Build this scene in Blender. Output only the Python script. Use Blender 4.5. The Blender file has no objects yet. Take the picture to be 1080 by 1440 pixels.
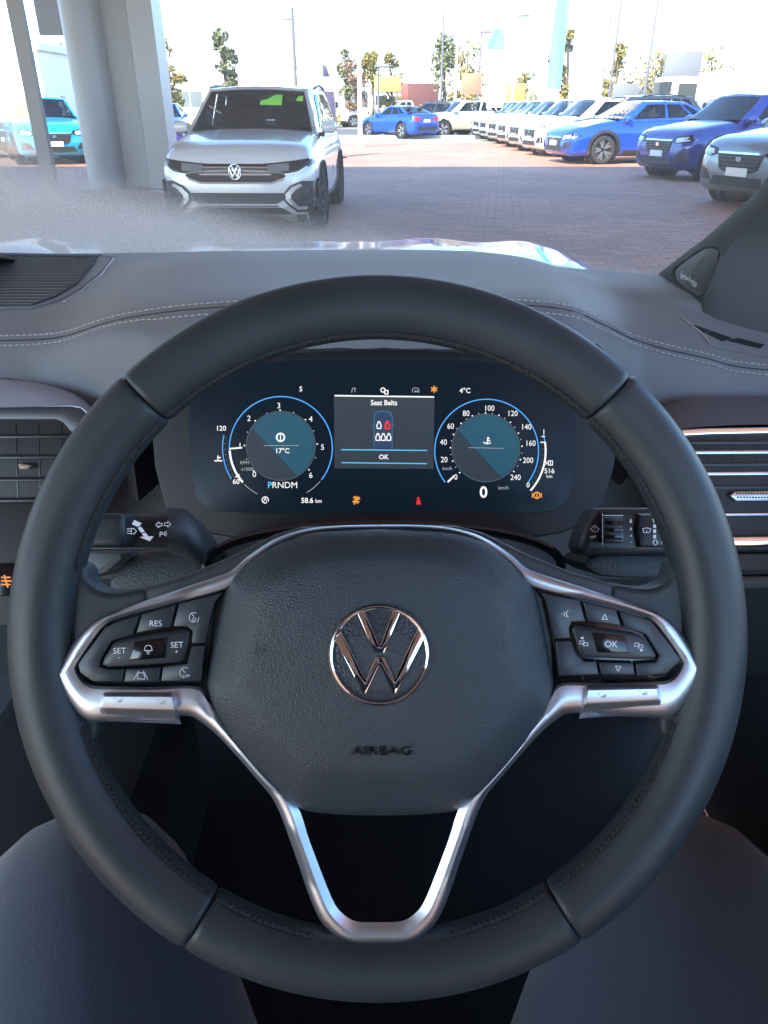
import bpy, bmesh, math, random
from mathutils import Vector as V, Matrix
from mathutils.bvhtree import BVHTree
random.seed(7)
rad = math.radians
scn = bpy.context.scene
COL = scn.collection
# ------------------------------------------------------------------ camera, sky, sun, exposure
PITCH = rad(28.7); FPX = 1040.0
C = V((0, 0, 1.30))
cam = bpy.data.cameras.new('camera'); cam.sensor_fit = 'VERTICAL'; cam.sensor_height = 36; cam.lens = 36*FPX/1440
cam.clip_start = 0.01; cam.clip_end = 3000
camo = bpy.data.objects.new('camera', cam); COL.objects.link(camo)
camo.location = C; camo.rotation_euler = (rad(90)-PITCH, 0, 0); scn.camera = camo
EXPO = 2.45
SUN_EL, SUN_AZ = rad(38), math.atan2(-0.51, -0.86)          # azimuth: behind and to the left of the driver
to_sun = V((math.sin(SUN_AZ)*math.cos(SUN_EL), math.cos(SUN_AZ)*math.cos(SUN_EL), math.sin(SUN_EL)))
world = bpy.data.worlds.new('World'); scn.world = world; world.use_nodes = True
wn = world.node_tree
sky = wn.nodes.new('ShaderNodeTexSky'); sky.sky_type = 'NISHITA'; sky.sun_disc = False
sky.sun_elevation = SUN_EL; sky.sun_rotation = SUN_AZ; sky.air_density = 1.0; sky.dust_density = 1.0
tint = wn.nodes.new('ShaderNodeMix'); tint.data_type = 'RGBA'; tint.blend_type = 'MULTIPLY'; tint.inputs[0].default_value = 1; tint.inputs[7].default_value = (.74, .96, 1.18, 1)
wn.links.new(sky.outputs[0], tint.inputs[6]); wn.links.new(tint.outputs[2], wn.nodes['Background'].inputs[0]); wn.nodes['Background'].inputs[1].default_value = 0.15
sl = bpy.data.lights.new('sun', 'SUN'); sl.energy = 3.4; sl.angle = rad(0.5); sl.color = (1, .91, .76)
so = bpy.data.objects.new('sun', sl); COL.objects.link(so); so.rotation_euler = (-to_sun).to_track_quat('-Z', 'Y').to_euler()
vs = scn.view_settings; vs.view_transform = 'Standard'; vs.look = 'None'; vs.gamma = 1; vs.use_curve_mapping = False; vs.exposure = EXPO
EM = 2.0**-EXPO                                             # lit-screen level that shows as white at this exposure
# ------------------------------------------------------------------ pixel helpers (a pixel is only a direction)
Fw = V((0, math.cos(PITCH), -math.sin(PITCH))); Up = V((0, math.sin(PITCH), math.cos(PITCH))); Rt = V((1, 0, 0))
def ray(px, py): return Fw + Rt*((px-540)/FPX) + Up*((720-py)/FPX)
def P(px, py, d): return C + ray(px, py)*d
def gnd(px, py, z=0.0):
    r = ray(px, py); return C + r*((z-C.z)/r.z)
def atY(px, py, Y):
    r = ray(px, py); return C + r*(Y/r.y)
# ------------------------------------------------------------------ materials
MATS = {}
def mat(name, col, rough=.5, metal=0, bump=None, var=.12, vscale=6, coat=0, spec=.5, sheen=0, emit=None, aniso=0):
    if name in MATS: return MATS[name]
    m = bpy.data.materials.new(name); m.use_nodes = True; nt = m.node_tree; b = nt.nodes['Principled BSDF']
    b.inputs['Roughness'].default_value = rough; b.inputs['Metallic'].default_value = metal
    b.inputs['Specular IOR Level'].default_value = spec
    b.inputs['Coat Weight'].default_value = coat; b.inputs['Coat Roughness'].default_value = .06
    if sheen: b.inputs['Sheen Weight'].default_value = sheen; b.inputs['Sheen Roughness'].default_value = .5
    tc = nt.nodes.new('ShaderNodeTexCoord')
    n = nt.nodes.new('ShaderNodeTexNoise'); n.inputs['Scale'].default_value = vscale; n.inputs['Detail'].default_value = 5
    nt.links.new(tc.outputs['Object'], n.inputs['Vector'])
    r = nt.nodes.new('ShaderNodeMix'); r.data_type = 'RGBA'
    r.inputs[6].default_value = tuple(c*(1-var) for c in col)+(1,); r.inputs[7].default_value = tuple(min(1, c*(1+var)) for c in col)+(1,)
    nt.links.new(n.outputs['Fac'], r.inputs[0]); nt.links.new(r.outputs[2], b.inputs['Base Color'])
    rr = nt.nodes.new('ShaderNodeMapRange'); rr.inputs[3].default_value = max(0, rough*(1-var)); rr.inputs[4].default_value = min(1, rough*(1+var))
    nt.links.new(n.outputs['Fac'], rr.inputs[0]); nt.links.new(rr.outputs[0], b.inputs['Roughness'])
    if bump:
        kind, sc, st, dist = bump
        if kind == 'leather':
            t = nt.nodes.new('ShaderNodeTexVoronoi'); t.feature = 'F1'; t.inputs['Scale'].default_value = sc; out = t.outputs['Distance']
        else:
            t = nt.nodes.new('ShaderNodeTexNoise'); t.inputs['Scale'].default_value = sc; t.inputs['Detail'].default_value = 3; out = t.outputs['Fac']
        nt.links.new(tc.outputs['Object'], t.inputs['Vector'])
        bp = nt.nodes.new('ShaderNodeBump'); bp.inputs['Strength'].default_value = st; bp.inputs['Distance'].default_value = dist
        nt.links.new(out, bp.inputs['Height']); nt.links.new(bp.outputs[0], b.inputs['Normal'])
    if emit:
        b.inputs['Emission Color'].default_value = tuple(emit[:3])+(1,); b.inputs['Emission Strength'].default_value = emit[3]
    m.diffuse_color = tuple(col)+(1,); MATS[name] = m; return m
def glow(name, col, k=1.0): return mat(name, (.02, .02, .02), .6, var=0, emit=(*col, EM*k))
# ------------------------------------------------------------------ mesh helpers
def link(name, me, m=None, parent=None, angle=35):
    o = bpy.data.objects.new(name, me); COL.objects.link(o)
    if m is not None and not me.materials: me.materials.append(m)
    if angle: me.shade_smooth(); me.set_sharp_from_angle(angle=rad(angle))
    if parent is not None: o.parent = parent
    return o
def mesh(name, vs_, fs, m, parent=None, angle=35):
    me = bpy.data.meshes.new(name); me.from_pydata([tuple(v) for v in vs_], [], fs); me.update()
    return link(name, me, m, parent, angle)
def bmobj(name, bm, m, parent=None, angle=35):
    bmesh.ops.recalc_face_normals(bm, faces=bm.faces)
    me = bpy.data.meshes.new(name); bm.to_mesh(me); bm.free(); return link(name, me, m, parent, angle)
def tag(o, label, cat, group=None, kind=None):
    if label: o['label'] = label
    if cat: o['category'] = cat
    if group: o['group'] = group
    if kind: o['kind'] = kind
    return o
def empty(name, loc=(0, 0, 0), rot=(0, 0, 0)):
    o = bpy.data.objects.new(name, None); COL.objects.link(o); o.location = loc; o.rotation_euler = rot; o.empty_display_size = .1
    return o
def copy_tree(o, parent=None):
    c = o.copy(); COL.objects.link(c); c.parent = parent
    for ch in list(o.children): copy_tree(ch, c)
    return c
def add_box(bm, c, s, rot=None):
    r = bmesh.ops.create_cube(bm, size=1)
    for v in r['verts']:
        p = V((v.co.x*s[0], v.co.y*s[1], v.co.z*s[2]))
        if rot is not None: p = rot @ p
        v.co = p+V(c)
    return r['verts']
def box(name, c, s, m, parent=None, bev=0, rot=None):
    bm = bmesh.new(); add_box(bm, c, s, rot)
    if bev: bmesh.ops.bevel(bm, geom=list(bm.edges), offset=bev, segments=2, affect='EDGES', profile=.5)
    return bmobj(name, bm, m, parent, 40)
def add_tube(bm, pts, r, n=8, closed=False, cap=True):
    pts = [V(p) for p in pts]; N = len(pts); rings = []
    nrm = None
    for i, p in enumerate(pts):
        a = pts[(i-1) % N] if (closed or i > 0) else p
        b = pts[(i+1) % N] if (closed or i < N-1) else p
        t = (b-a).normalized()
        if nrm is None:
            nrm = t.orthogonal().normalized()
        nrm = (nrm - t*nrm.dot(t)).normalized() if (nrm - t*nrm.dot(t)).length > 1e-6 else t.orthogonal().normalized()
        bi = t.cross(nrm); rr = r[i] if isinstance(r, (list, tuple)) else r
        rings.append([bm.verts.new(p+nrm*(rr*math.cos(2*math.pi*k/n))+bi*(rr*math.sin(2*math.pi*k/n))) for k in range(n)])
    for i in range(N if closed else N-1):
        A, B = rings[i], rings[(i+1) % N]
        for k in range(n): bm.faces.new((A[k], A[(k+1) % n], B[(k+1) % n], B[k]))
    if cap and not closed: bm.faces.new(rings[0][::-1]); bm.faces.new(rings[-1])
def tube(name, pts, r, m, parent=None, n=8, closed=False):
    bm = bmesh.new(); add_tube(bm, pts, r, n, closed); return bmobj(name, bm, m, parent, 50)
def lathe(name, prof, m, parent=None, n=32, axis='z', mtx=None):
    vs_, fs = [], []
    for (r, h) in prof:
        for k in range(n):
            a = 2*math.pi*k/n
            p = V((r*math.cos(a), r*math.sin(a), h)) if axis == 'z' else V((r*math.cos(a), h, r*math.sin(a)))
            vs_.append(mtx @ p if mtx else p)
    for i in range(len(prof)-1):
        for k in range(n): fs.append((i*n+k, i*n+(k+1) % n, (i+1)*n+(k+1) % n, (i+1)*n+k))
    return mesh(name, vs_, fs, m, parent, 40)
def chaikin(pts, it=2, closed=True):
    pts = [V(p) for p in pts]
    for _ in range(it):
        q = []; N = len(pts)
        if not closed: q.append(pts[0])
        for i in range(N if closed else N-1):
            a, b = pts[i], pts[(i+1) % N]; q += [a*.75+b*.25, a*.25+b*.75]
        if not closed: q.append(pts[-1])
        pts = q
    return pts
def catmull(pts, n=6):
    pts = [V(p) for p in pts]; out = []
    for i in range(len(pts)-1):
        p0 = pts[i-1] if i > 0 else pts[0]*2-pts[1]; p1, p2 = pts[i], pts[i+1]; p3 = pts[i+2] if i+2 < len(pts) else pts[-1]*2-pts[-2]
        for k in range(n):
            t = k/n; out.append(.5*((2*p1)+(p2-p0)*t+(2*p0-5*p1+4*p2-p3)*t*t+(3*p1-p0-3*p2+p3)*t**3))
    out.append(pts[-1]); return out
def loft(name, rows, m, parent=None, angle=40, closed=False, caps=False):
    n = len(rows[0]); vs_ = [p for r in rows for p in r]; fs = []
    for i in range(len(rows)-1):
        for k in range(n if closed else n-1): fs.append((i*n+k, i*n+(k+1) % n, (i+1)*n+(k+1) % n, (i+1)*n+k))
    if caps: fs.append(tuple(range(n))[::-1]); fs.append(tuple((len(rows)-1)*n+k for k in range(n)))
    bm = bmesh.new(); bv = [bm.verts.new(tuple(p)) for p in vs_]
    for f in fs:
        try: bm.faces.new([bv[i] for i in f])
        except ValueError: pass
    return bmobj(name, bm, m, parent, angle)
def interp(x, xs, ys):
    if x <= xs[0]: return ys[0]
    for i in range(len(xs)-1):
        if x <= xs[i+1]:
            t = (x-xs[i])/(xs[i+1]-xs[i]); return ys[i]+(ys[i+1]-ys[i])*t
    return ys[-1]
def sstep(x, a, b):
    t = max(0, min(1, (x-a)/(b-a))); return t*t*(3-2*t)
class Frame:
    """a plane square to the camera axis at a given depth: pixel outlines become metre outlines on it"""
    def __init__(s, name, px, py, depth, label=None, cat=None, parent=None, group=None):
        s.d = depth; s.ox = (px-540)/FPX*depth; s.oy = (720-py)/FPX*depth
        s.o = empty(name, P(px, py, depth), (rad(90)-PITCH, 0, 0))
        if label: tag(s.o, label, cat, group)
    def __call__(s, px, py, h=0.0):
        d = s.d-h; return V(((px-540)/FPX*d-s.ox, (720-py)/FPX*d-s.oy, h))
    def slab(s, name, pts, h0, h1, m, bev=.0006, parent=None, segs=2, smooth=0, angle=35, flare=0):
        if smooth: pts = [(p.x, p.y) for p in chaikin([(a, b, 0) for a, b in pts], smooth)]
        return slab(name, [s(a, b, h1) for a, b in pts], h0, h1, m, parent or s.o, bev, segs, angle)
    def arc(s, name, cx, cy, r, a0, a1, w, h, m, parent=None, n=48):
        vs_, fs = [], []
        for i in range(n+1):
            a = rad(a0+(a1-a0)*i/n)
            for q in (r-w/2, r+w/2): vs_.append(s(cx+q*math.cos(a), cy-q*math.sin(a), h))
        for i in range(n): fs.append((2*i, 2*i+1, 2*i+3, 2*i+2))
        return mesh(name, vs_, fs, m, parent or s.o, 0)
    def disc(s, name, cx, cy, r, h, m, parent=None, n=40, a0=0, a1=360):
        return mesh(name, [s(cx+r*math.cos(rad(a0+(a1-a0)*k/n)), cy-r*math.sin(rad(a0+(a1-a0)*k/n)), h) for k in range(n)], [tuple(range(n))], m, parent or s.o, 0)
    def poly(s, name, pts, h, m, parent=None):
        return mesh(name, [s(a, b, h) for a, b in pts], [tuple(range(len(pts)))], m, parent or s.o, 0)
    def line(s, name, pts, w, h, m, parent=None, closed=False):
        """flat stroke(s): pts is one polyline or a list of polylines"""
        if isinstance(pts[0][0], (int, float)): pts = [pts]
        vs_, fs = [], []
        for pl in pts:
            q = list(pl)+([pl[0]] if closed else [])
            for i in range(len(q)-1):
                a, b = V((q[i][0], q[i][1], 0)), V((q[i+1][0], q[i+1][1], 0)); t = (b-a)
                if t.length < 1e-6: continue
                t.normalize(); n_ = V((-t.y, t.x, 0))*(w/2); e = t*(w*.25)
                k = len(vs_)
                for p in (a-e+n_, a-e-n_, b+e-n_, b+e+n_): vs_.append(s(p.x, p.y, h+len(fs)*1e-6))
                fs.append((k, k+1, k+2, k+3))
        return mesh(name, vs_, fs, m, parent or s.o, 0)
    def text(s, name, body, px, py, cap, h, m, parent=None, bold=0, ang=0, extrude=0, sx=1, font=None):
        me = text_mesh(body, bold, extrude/(cap/FPX*s.d) if extrude else 0)
        k = cap/.72/FPX*s.d; c = s(px, py, h); ca, sa = math.cos(rad(ang)), math.sin(rad(ang))
        for v in me.vertices:
            x, y = v.co.x*k*sx, (v.co.y-.36)*k; v.co = (c.x+x*ca-y*sa, c.y+x*sa+y*ca, c.z+v.co.z*k)
        return link(name, me, m, parent or s.o, 0)
def text_mesh(body, bold=0, extrude=0):
    cu = bpy.data.curves.new('t', 'FONT'); cu.body = body; cu.align_x = 'CENTER'; cu.size = 1; cu.offset = bold; cu.extrude = extrude; cu.resolution_u = 3
    ob = bpy.data.objects.new('t', cu); me = bpy.data.meshes.new_from_object(ob); bpy.data.objects.remove(ob); bpy.data.curves.remove(cu)
    me.materials.clear(); return me
def slab(name, pts, h0, h1, m, parent=None, bev=.0006, segs=2, angle=35):
    bm = bmesh.new(); n = len(pts)
    A = [bm.verts.new((p.x, p.y, h0)) for p in pts]; B = [bm.verts.new((p.x, p.y, h1)) for p in pts]
    top = bm.faces.new(B); bm.faces.new(A[::-1])
    for k in range(n): bm.faces.new((A[k], A[(k+1) % n], B[(k+1) % n], B[k]))
    bmesh.ops.recalc_face_normals(bm, faces=bm.faces)
    if bev: bmesh.ops.bevel(bm, geom=list(top.edges), offset=bev, segments=segs, affect='EDGES', profile=.5, clamp_overlap=True)
    big = [f for f in bm.faces if len(f.verts) > 4]
    bmesh.ops.triangulate(bm, faces=big)
    return bmobj(name, bm, m, parent, angle)
def bvh_of(*objs):
    vs_, fs = [], []
    for o in objs:
        k = len(vs_); mw = o.matrix_world if o.parent is None else o.parent.matrix_basis @ o.matrix_basis
        vs_ += [mw @ v.co for v in o.data.vertices]; fs += [tuple(i+k for i in p.vertices) for p in o.data.polygons]
    return BVHTree.FromPolygons(vs_, fs)
def hit(bv, px, py, off=.002, default=.9):
    r = ray(px, py).normalized(); h = bv.ray_cast(C, r)
    return (h[0]-r*off) if h[0] is not None else P(px, py, default)
def fillpoly(pts, cuts=3):
    """triangulated, subdivided flat polygon -> (verts2d, faces)"""
    bm = bmesh.new(); f = bm.faces.new([bm.verts.new((a, b, 0)) for a, b in pts]); bmesh.ops.triangulate(bm, faces=[f])
    for _ in range(cuts): bmesh.ops.subdivide_edges(bm, edges=list(bm.edges), cuts=1, use_grid_fill=True)
    bm.verts.index_update(); vs_ = [(v.co.x, v.co.y) for v in bm.verts]; fs = [tuple(v.index for v in q.verts) for q in bm.faces]; bm.free(); return vs_, fs
def shell(name, vs_, fs, thick, m, parent=None, angle=35):
    bm = bmesh.new(); bv = [bm.verts.new(tuple(v)) for v in vs_]
    for f in fs: bm.faces.new([bv[i] for i in f])
    bmesh.ops.recalc_face_normals(bm, faces=bm.faces)
    bmesh.ops.solidify(bm, geom=list(bm.faces), thickness=thick)
    return bmobj(name, bm, m, parent, angle)
def decal_px(name, pts, bv, off, m, parent=None, cuts=3, thick=.001):
    v2, fs = fillpoly(pts, cuts); return shell(name, [hit(bv, a, b, off) for a, b in v2], fs, thick, m, parent)
# ------------------------------------------------------------------ common materials
M_leather = mat('steering_leather', (.028, .037, .043), .46, bump=('leather', 1100, .14, .0004), var=.22, vscale=28, spec=.45)
M_grain = mat('airbag_grain_plastic', (.030, .042, .052), .40, bump=('leather', 1250, .50, .0006), var=.06, vscale=12, spec=.5)
M_blackpl = mat('satin_black_plastic', (.022, .029, .036), .42, bump=('noise', 1500, .10, .0003), var=.1)
M_spokepl = mat('dark_grey_spoke_plastic', (.034, .042, .050), .45, bump=('noise', 1500, .12, .0003), var=.08)
M_button = mat('button_plastic', (.024, .032, .042), .36, var=.05)
M_gloss = mat('piano_black', (.006, .007, .009), .12, var=0)
M_satin = mat('satin_silver', (.58, .63, .70), .38, 1, var=.03, vscale=40)
M_chrome = mat('chrome', (.86, .87, .88), .04, 1, var=0)
M_dash = mat('dash_soft_grey', (.130, .142, .160), .60, bump=('leather', 1100, .25, .0004), var=.05, vscale=5, sheen=.15)
M_lowdash = mat('lower_dash_plastic', (.026, .036, .045), .55, bump=('leather', 700, .5, .0006), var=.08)
M_thread = mat('pale_thread', (.42, .44, .48), .7, var=.1)
M_dthread = mat('dark_thread', (.02, .02, .024), .8, var=.1)
M_print = mat('printed_white', (.62, .66, .72), .6, var=0, emit=(.7, .8, 1, EM*.12))
M_print_dim = mat('engraved_symbol', (.30, .31, .34), .5, var=0)
M_carpet = mat('black_carpet', (.020, .026, .036), .95, bump=('noise', 900, .6, .002), var=.2)
M_rubber = mat('tyre_rubber', (.018, .018, .019), .75, bump=('noise', 200, .3, .003), var=.15)
# ================================================================== SETTING
def brickmat(name, c1, c2, mortar, sx, sy):
    m = bpy.data.materials.new(name); m.use_nodes = True; nt = m.node_tree; b = nt.nodes['Principled BSDF']; b.inputs['Roughness'].default_value = .75
    tc = nt.nodes.new('ShaderNodeTexCoord'); br = nt.nodes.new('ShaderNodeTexBrick'); mp = nt.nodes.new('ShaderNodeMapping'); mp.inputs['Rotation'].default_value = (0, 0, rad(8))
    nt.links.new(tc.outputs['Object'], mp.inputs[0]); nt.links.new(mp.outputs[0], br.inputs['Vector'])
    br.inputs['Scale'].default_value = 1; br.inputs['Brick Width'].default_value = sx; br.inputs['Row Height'].default_value = sy; br.inputs['Mortar Size'].default_value = .008
    for k, c in (('Color1', c1), ('Color2', c2), ('Mortar', mortar)): br.inputs[k].default_value = (*c, 1)
    n = nt.nodes.new('ShaderNodeTexNoise'); n.inputs['Scale'].default_value = .45; n.inputs['Detail'].default_value = 6; nt.links.new(tc.outputs['Object'], n.inputs['Vector'])
    mx = nt.nodes.new('ShaderNodeMix'); mx.data_type = 'RGBA'; mx.blend_type = 'MULTIPLY'; mx.inputs[0].default_value = .55
    cr = nt.nodes.new('ShaderNodeValToRGB'); cr.color_ramp.elements[0].position = .35; cr.color_ramp.elements[0].color = (.55, .55, .58, 1); cr.color_ramp.elements[1].position = .65; cr.color_ramp.elements[1].color = (1.15, 1.1, 1.05, 1)
    nt.links.new(n.outputs['Fac'], cr.inputs[0]); nt.links.new(br.outputs['Color'], mx.inputs[6]); nt.links.new(cr.outputs[0], mx.inputs[7]); nt.links.new(mx.outputs[2], b.inputs['Base Color'])
    bp = nt.nodes.new('ShaderNodeBump'); bp.inputs['Strength'].default_value = .4; bp.inputs['Distance'].default_value = .006; nt.links.new(br.outputs['Fac'], bp.inputs['Height']); bp.invert = True; nt.links.new(bp.outputs[0], b.inputs['Normal'])
    return m
M_pave = brickmat('red_brown_pavers', (.47, .235, .145), (.33, .160, .100), (.20, .12, .085), .24, .12)
M_asph = mat('asphalt', (.075, .073, .072), .85, bump=('noise', 60, .4, .004), var=.25, vscale=.6)
M_earth = mat('dry_ground', (.20, .19, .14), .9, var=.35, vscale=.05)
M_conc = mat('pale_concrete', (.42, .41, .39), .8, var=.15, vscale=1)
def sheet(name, x0, x1, y0, y1, z, m):
    o = mesh(name, [(x0, y0, z), (x1, y0, z), (x1, y1, z), (x0, y1, z)], [(0, 1, 2, 3)], m, None, 0); tag(o, None, None, kind='structure'); return o
sheet('ground', -900, 900, -60, 1800, -.008, M_earth)
sheet('paving', -26, 34, -14, 34, 0, M_pave)
sheet('road', -300, 300, 40, 56, -.004, M_asph)
o = mesh('kerb', *[[(x, y, z) for x in (-60, 60) for y in (39.6, 39.9) for z in (-.02, .12)], [(0, 1, 3, 2), (4, 6, 7, 5), (1, 5, 7, 3), (0, 4, 5, 1), (2, 3, 7, 6), (0, 2, 6, 4)]], M_conc, None, 0); tag(o, None, None, kind='structure')
# ---- canopy the car is parked under, and its clad column
M_clad = mat('grey_cladding', (.40, .41, .43), .38, var=.05, vscale=1.5, spec=.5)
M_soffit = mat('white_soffit', (.62, .62, .62), .7, var=.04)
M_frame = mat('grey_window_frame', (.22, .22, .23), .45, var=.06)
cp = empty('forecourt_canopy', (-5, 4, 4.6)); tag(cp, 'flat white showroom canopy roof over the parked cars', 'canopy')
box('roof_slab', (0, 0, .2), (23, 21, .4), M_soffit, cp)
box('fascia', (0, 10.56, .22), (23.2, .1, .7), M_clad, cp)
colb = gnd(170, 268); ce = empty('canopy_column', (colb.x, colb.y, 0)); tag(ce, 'wide grey clad canopy column with rounded edge behind the white SUV', 'column')
def pxX(px, py, Y): return atY(px, py, Y).x-colb.x
Yc = colb.y
xA, xB, xC, xD = [pxX(p, 0, Yc) for p in (83, 135, 176, 214)]
def half_round(x0, x1, dep, n=14):
    c, r = (x0+x1)/2, (x1-x0)/2
    return [(c-r*math.cos(math.pi*k/n), -dep*math.sin(math.pi*k/n)) for k in range(n+1)]
def prism(name, pts, z0, z1, m, par):
    n = len(pts); vs_ = [(a, b, z) for z in (z0, z1) for a, b in pts]
    return mesh(name, vs_, [tuple(range(n))[::-1], tuple(range(n, 2*n))]+[(k, (k+1) % n, n+(k+1) % n, n+k) for k in range(n)], m, par, 30)
prism('round_cladding', half_round(xA, xB, .38)+[(xB, .5), (xA, .5)], .02, 4.55, M_clad, ce)
prism('recessed_panel', [(xB+.003, .12), (xC-.003, .12), (xC-.003, .5), (xB+.003, .5)], .02, 4.55, M_clad, ce)
prism('flange_panel', [(xC, -.10), (xC+.05, -.16), (xD, -.10), (xD, .5), (xC, .5)], .02, 4.55, M_clad, ce)
prism('base_plate', [(xA-.05, -.45), (xD+.05, -.45), (xD+.05, .55), (xA-.05, .55)], 0, .05, M_frame, ce)
# ---- showroom corner at the left: post, header panel, glass
Ys = 12.0; sb = atY(18, 0, Ys); sh = empty('shopfront', (sb.x, Ys, 0)); tag(sh, 'grey framed showroom glass front at the left of the column', 'shopfront')
prism('mullion', [(-.10, 0), (.09, 0), (.09, .12), (-.10, .12)], 0, 4.5, M_frame, sh)
xl = atY(120, 0, 16).x-sb.x; xh0 = atY(52, 30, 16).x-sb.x
prism('header_panel', [(xh0, 4.0), (xl, 4.0), (xl, 4.2), (xh0, 4.2)], atY(80, 49, 16).z, 4.5, M_frame, sh)
gm = bpy.data.materials.new('shop_glass'); gm.use_nodes = True; nt = gm.node_tree; nt.nodes.remove(nt.nodes['Principled BSDF'])
tb = nt.nodes.new('ShaderNodeBsdfTransparent'); gb = nt.nodes.new('ShaderNodeBsdfGlossy'); gb.inputs['Roughness'].default_value = .03; mxs = nt.nodes.new('ShaderNodeMixShader'); mxs.inputs[0].default_value = .14
tb.inputs[0].default_value = (.85, .93, .95, 1); nt.links.new(tb.outputs[0], mxs.inputs[1]); nt.links.new(gb.outputs[0], mxs.inputs[2]); nt.links.new(mxs.outputs[0], nt.nodes['Material Output'].inputs[0])
box('glass_pane', (-1.15, .06, 2.2), (2.08, .012, 4.3), gm, sh)
box('bottom_rail', (-1.15, .06, .06), (2.1, .1, .12), M_frame, sh)
# ================================================================== PARKED CARS
M_glassdark = mat('dark_gloss_glass', (.018, .022, .026), .05, var=0, spec=.8)
M_cglass = bpy.data.materials.new('tinted_car_glass'); M_cglass.use_nodes = True; nt = M_cglass.node_tree; nt.nodes.remove(nt.nodes['Principled BSDF'])
tb = nt.nodes.new('ShaderNodeBsdfTransparent'); tb.inputs[0].default_value = (.50, .56, .55, 1); gb = nt.nodes.new('ShaderNodeBsdfGlossy'); gb.inputs['Roughness'].default_value = .02; fr_ = nt.nodes.new('ShaderNodeFresnel'); fr_.inputs[0].default_value = 1.5
mxs = nt.nodes.new('ShaderNodeMixShader'); nt.links.new(fr_.outputs[0], mxs.inputs[0]); nt.links.new(tb.outputs[0], mxs.inputs[1]); nt.links.new(gb.outputs[0], mxs.inputs[2]); nt.links.new(mxs.outputs[0], nt.nodes['Material Output'].inputs[0])
M_trimblk = mat('black_trim', (.015, .015, .016), .5, var=.1)
M_lamp = mat('lamp_lens', (.55, .58, .62), .08, .3, var=.1, vscale=30, spec=.9)
M_red = mat('tail_lamp', (.35, .01, .01), .15, var=.1)
M_alloy = mat('alloy', (.55, .56, .58), .3, .9, var=.05)
M_plate = mat('plate_white', (.75, .75, .73), .5, var=.03)
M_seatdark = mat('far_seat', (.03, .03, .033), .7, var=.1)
def paint(name, c, metal=.25): return mat('paint_'+name, c, .28, metal, var=.03, coat=1)
SH = {
 'suv': dict(L=4.25, W=1.80, H=1.57, wb=2.62, wr=.345, A=(.235, 1.03), B=(.07, 1.50), Cc=(-.36, 1.47), D=(-.475, 1.04), ztop=[(-.5, .88), (-.49, 1.0), (-.46, 1.04), (.235, 1.04), (.33, .985), (.42, .93), (.458, .885), (.476, .845), (.49, .79), (.5, .66)], zlow=.20),
 'tall': dict(L=4.50, W=1.80, H=1.63, wb=2.66, wr=.355, A=(.235, 1.08), B=(.08, 1.55), Cc=(-.37, 1.56), D=(-.475, 1.10), ztop=[(-.5, .9), (-.49, 1.05), (-.46, 1.10), (.235, 1.09), (.33, 1.05), (.42, .98), (.458, .93), (.476, .89), (.49, .83), (.5, .68)], zlow=.26),
 'sedan': dict(L=4.67, W=1.82, H=1.465, wb=2.67, wr=.335, A=(.225, .98), B=(.05, 1.415), Cc=(-.21, 1.40), D=(-.40, 1.07), ztop=[(-.5, .80), (-.492, 1.02), (-.47, 1.06), (-.38, 1.07), (.225, .99), (.33, .93), (.42, .84), (.458, .78), (.476, .735), (.49, .68), (.5, .56)], zlow=.19),
 'coupe': dict(L=4.25, W=1.76, H=1.38, wb=2.57, wr=.33, A=(.19, .93), B=(.02, 1.335), Cc=(-.19, 1.32), D=(-.42, 1.02), ztop=[(-.5, .78), (-.492, .98), (-.47, 1.02), (-.40, 1.02), (.19, .94), (.33, .89), (.42, .80), (.458, .74), (.476, .70), (.49, .64), (.5, .54)], zlow=.18),
 'ute': dict(L=5.2, W=1.86, H=1.78, wb=3.1, wr=.38, A=(.235, 1.15), B=(.09, 1.70), Cc=(-.10, 1.72), D=(-.13, 1.2), ztop=[(-.5, 1.0), (-.49, 1.1), (-.46, 1.15), (.235, 1.15), (.33, 1.12), (.42, 1.06), (.458, 1.0), (.476, .96), (.49, .9), (.5, .72)], zlow=.32),
}
SEC = [(0, 0), (.84, 0), (.95, .07), (.985, .16), (.995, .30), (.99, .44), (1.0, .58), (.995, .68), (.965, .80), (.925, .90), (.87, .965), (.75, .992), (.45, 1.0), (0, 1.0)]
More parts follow.
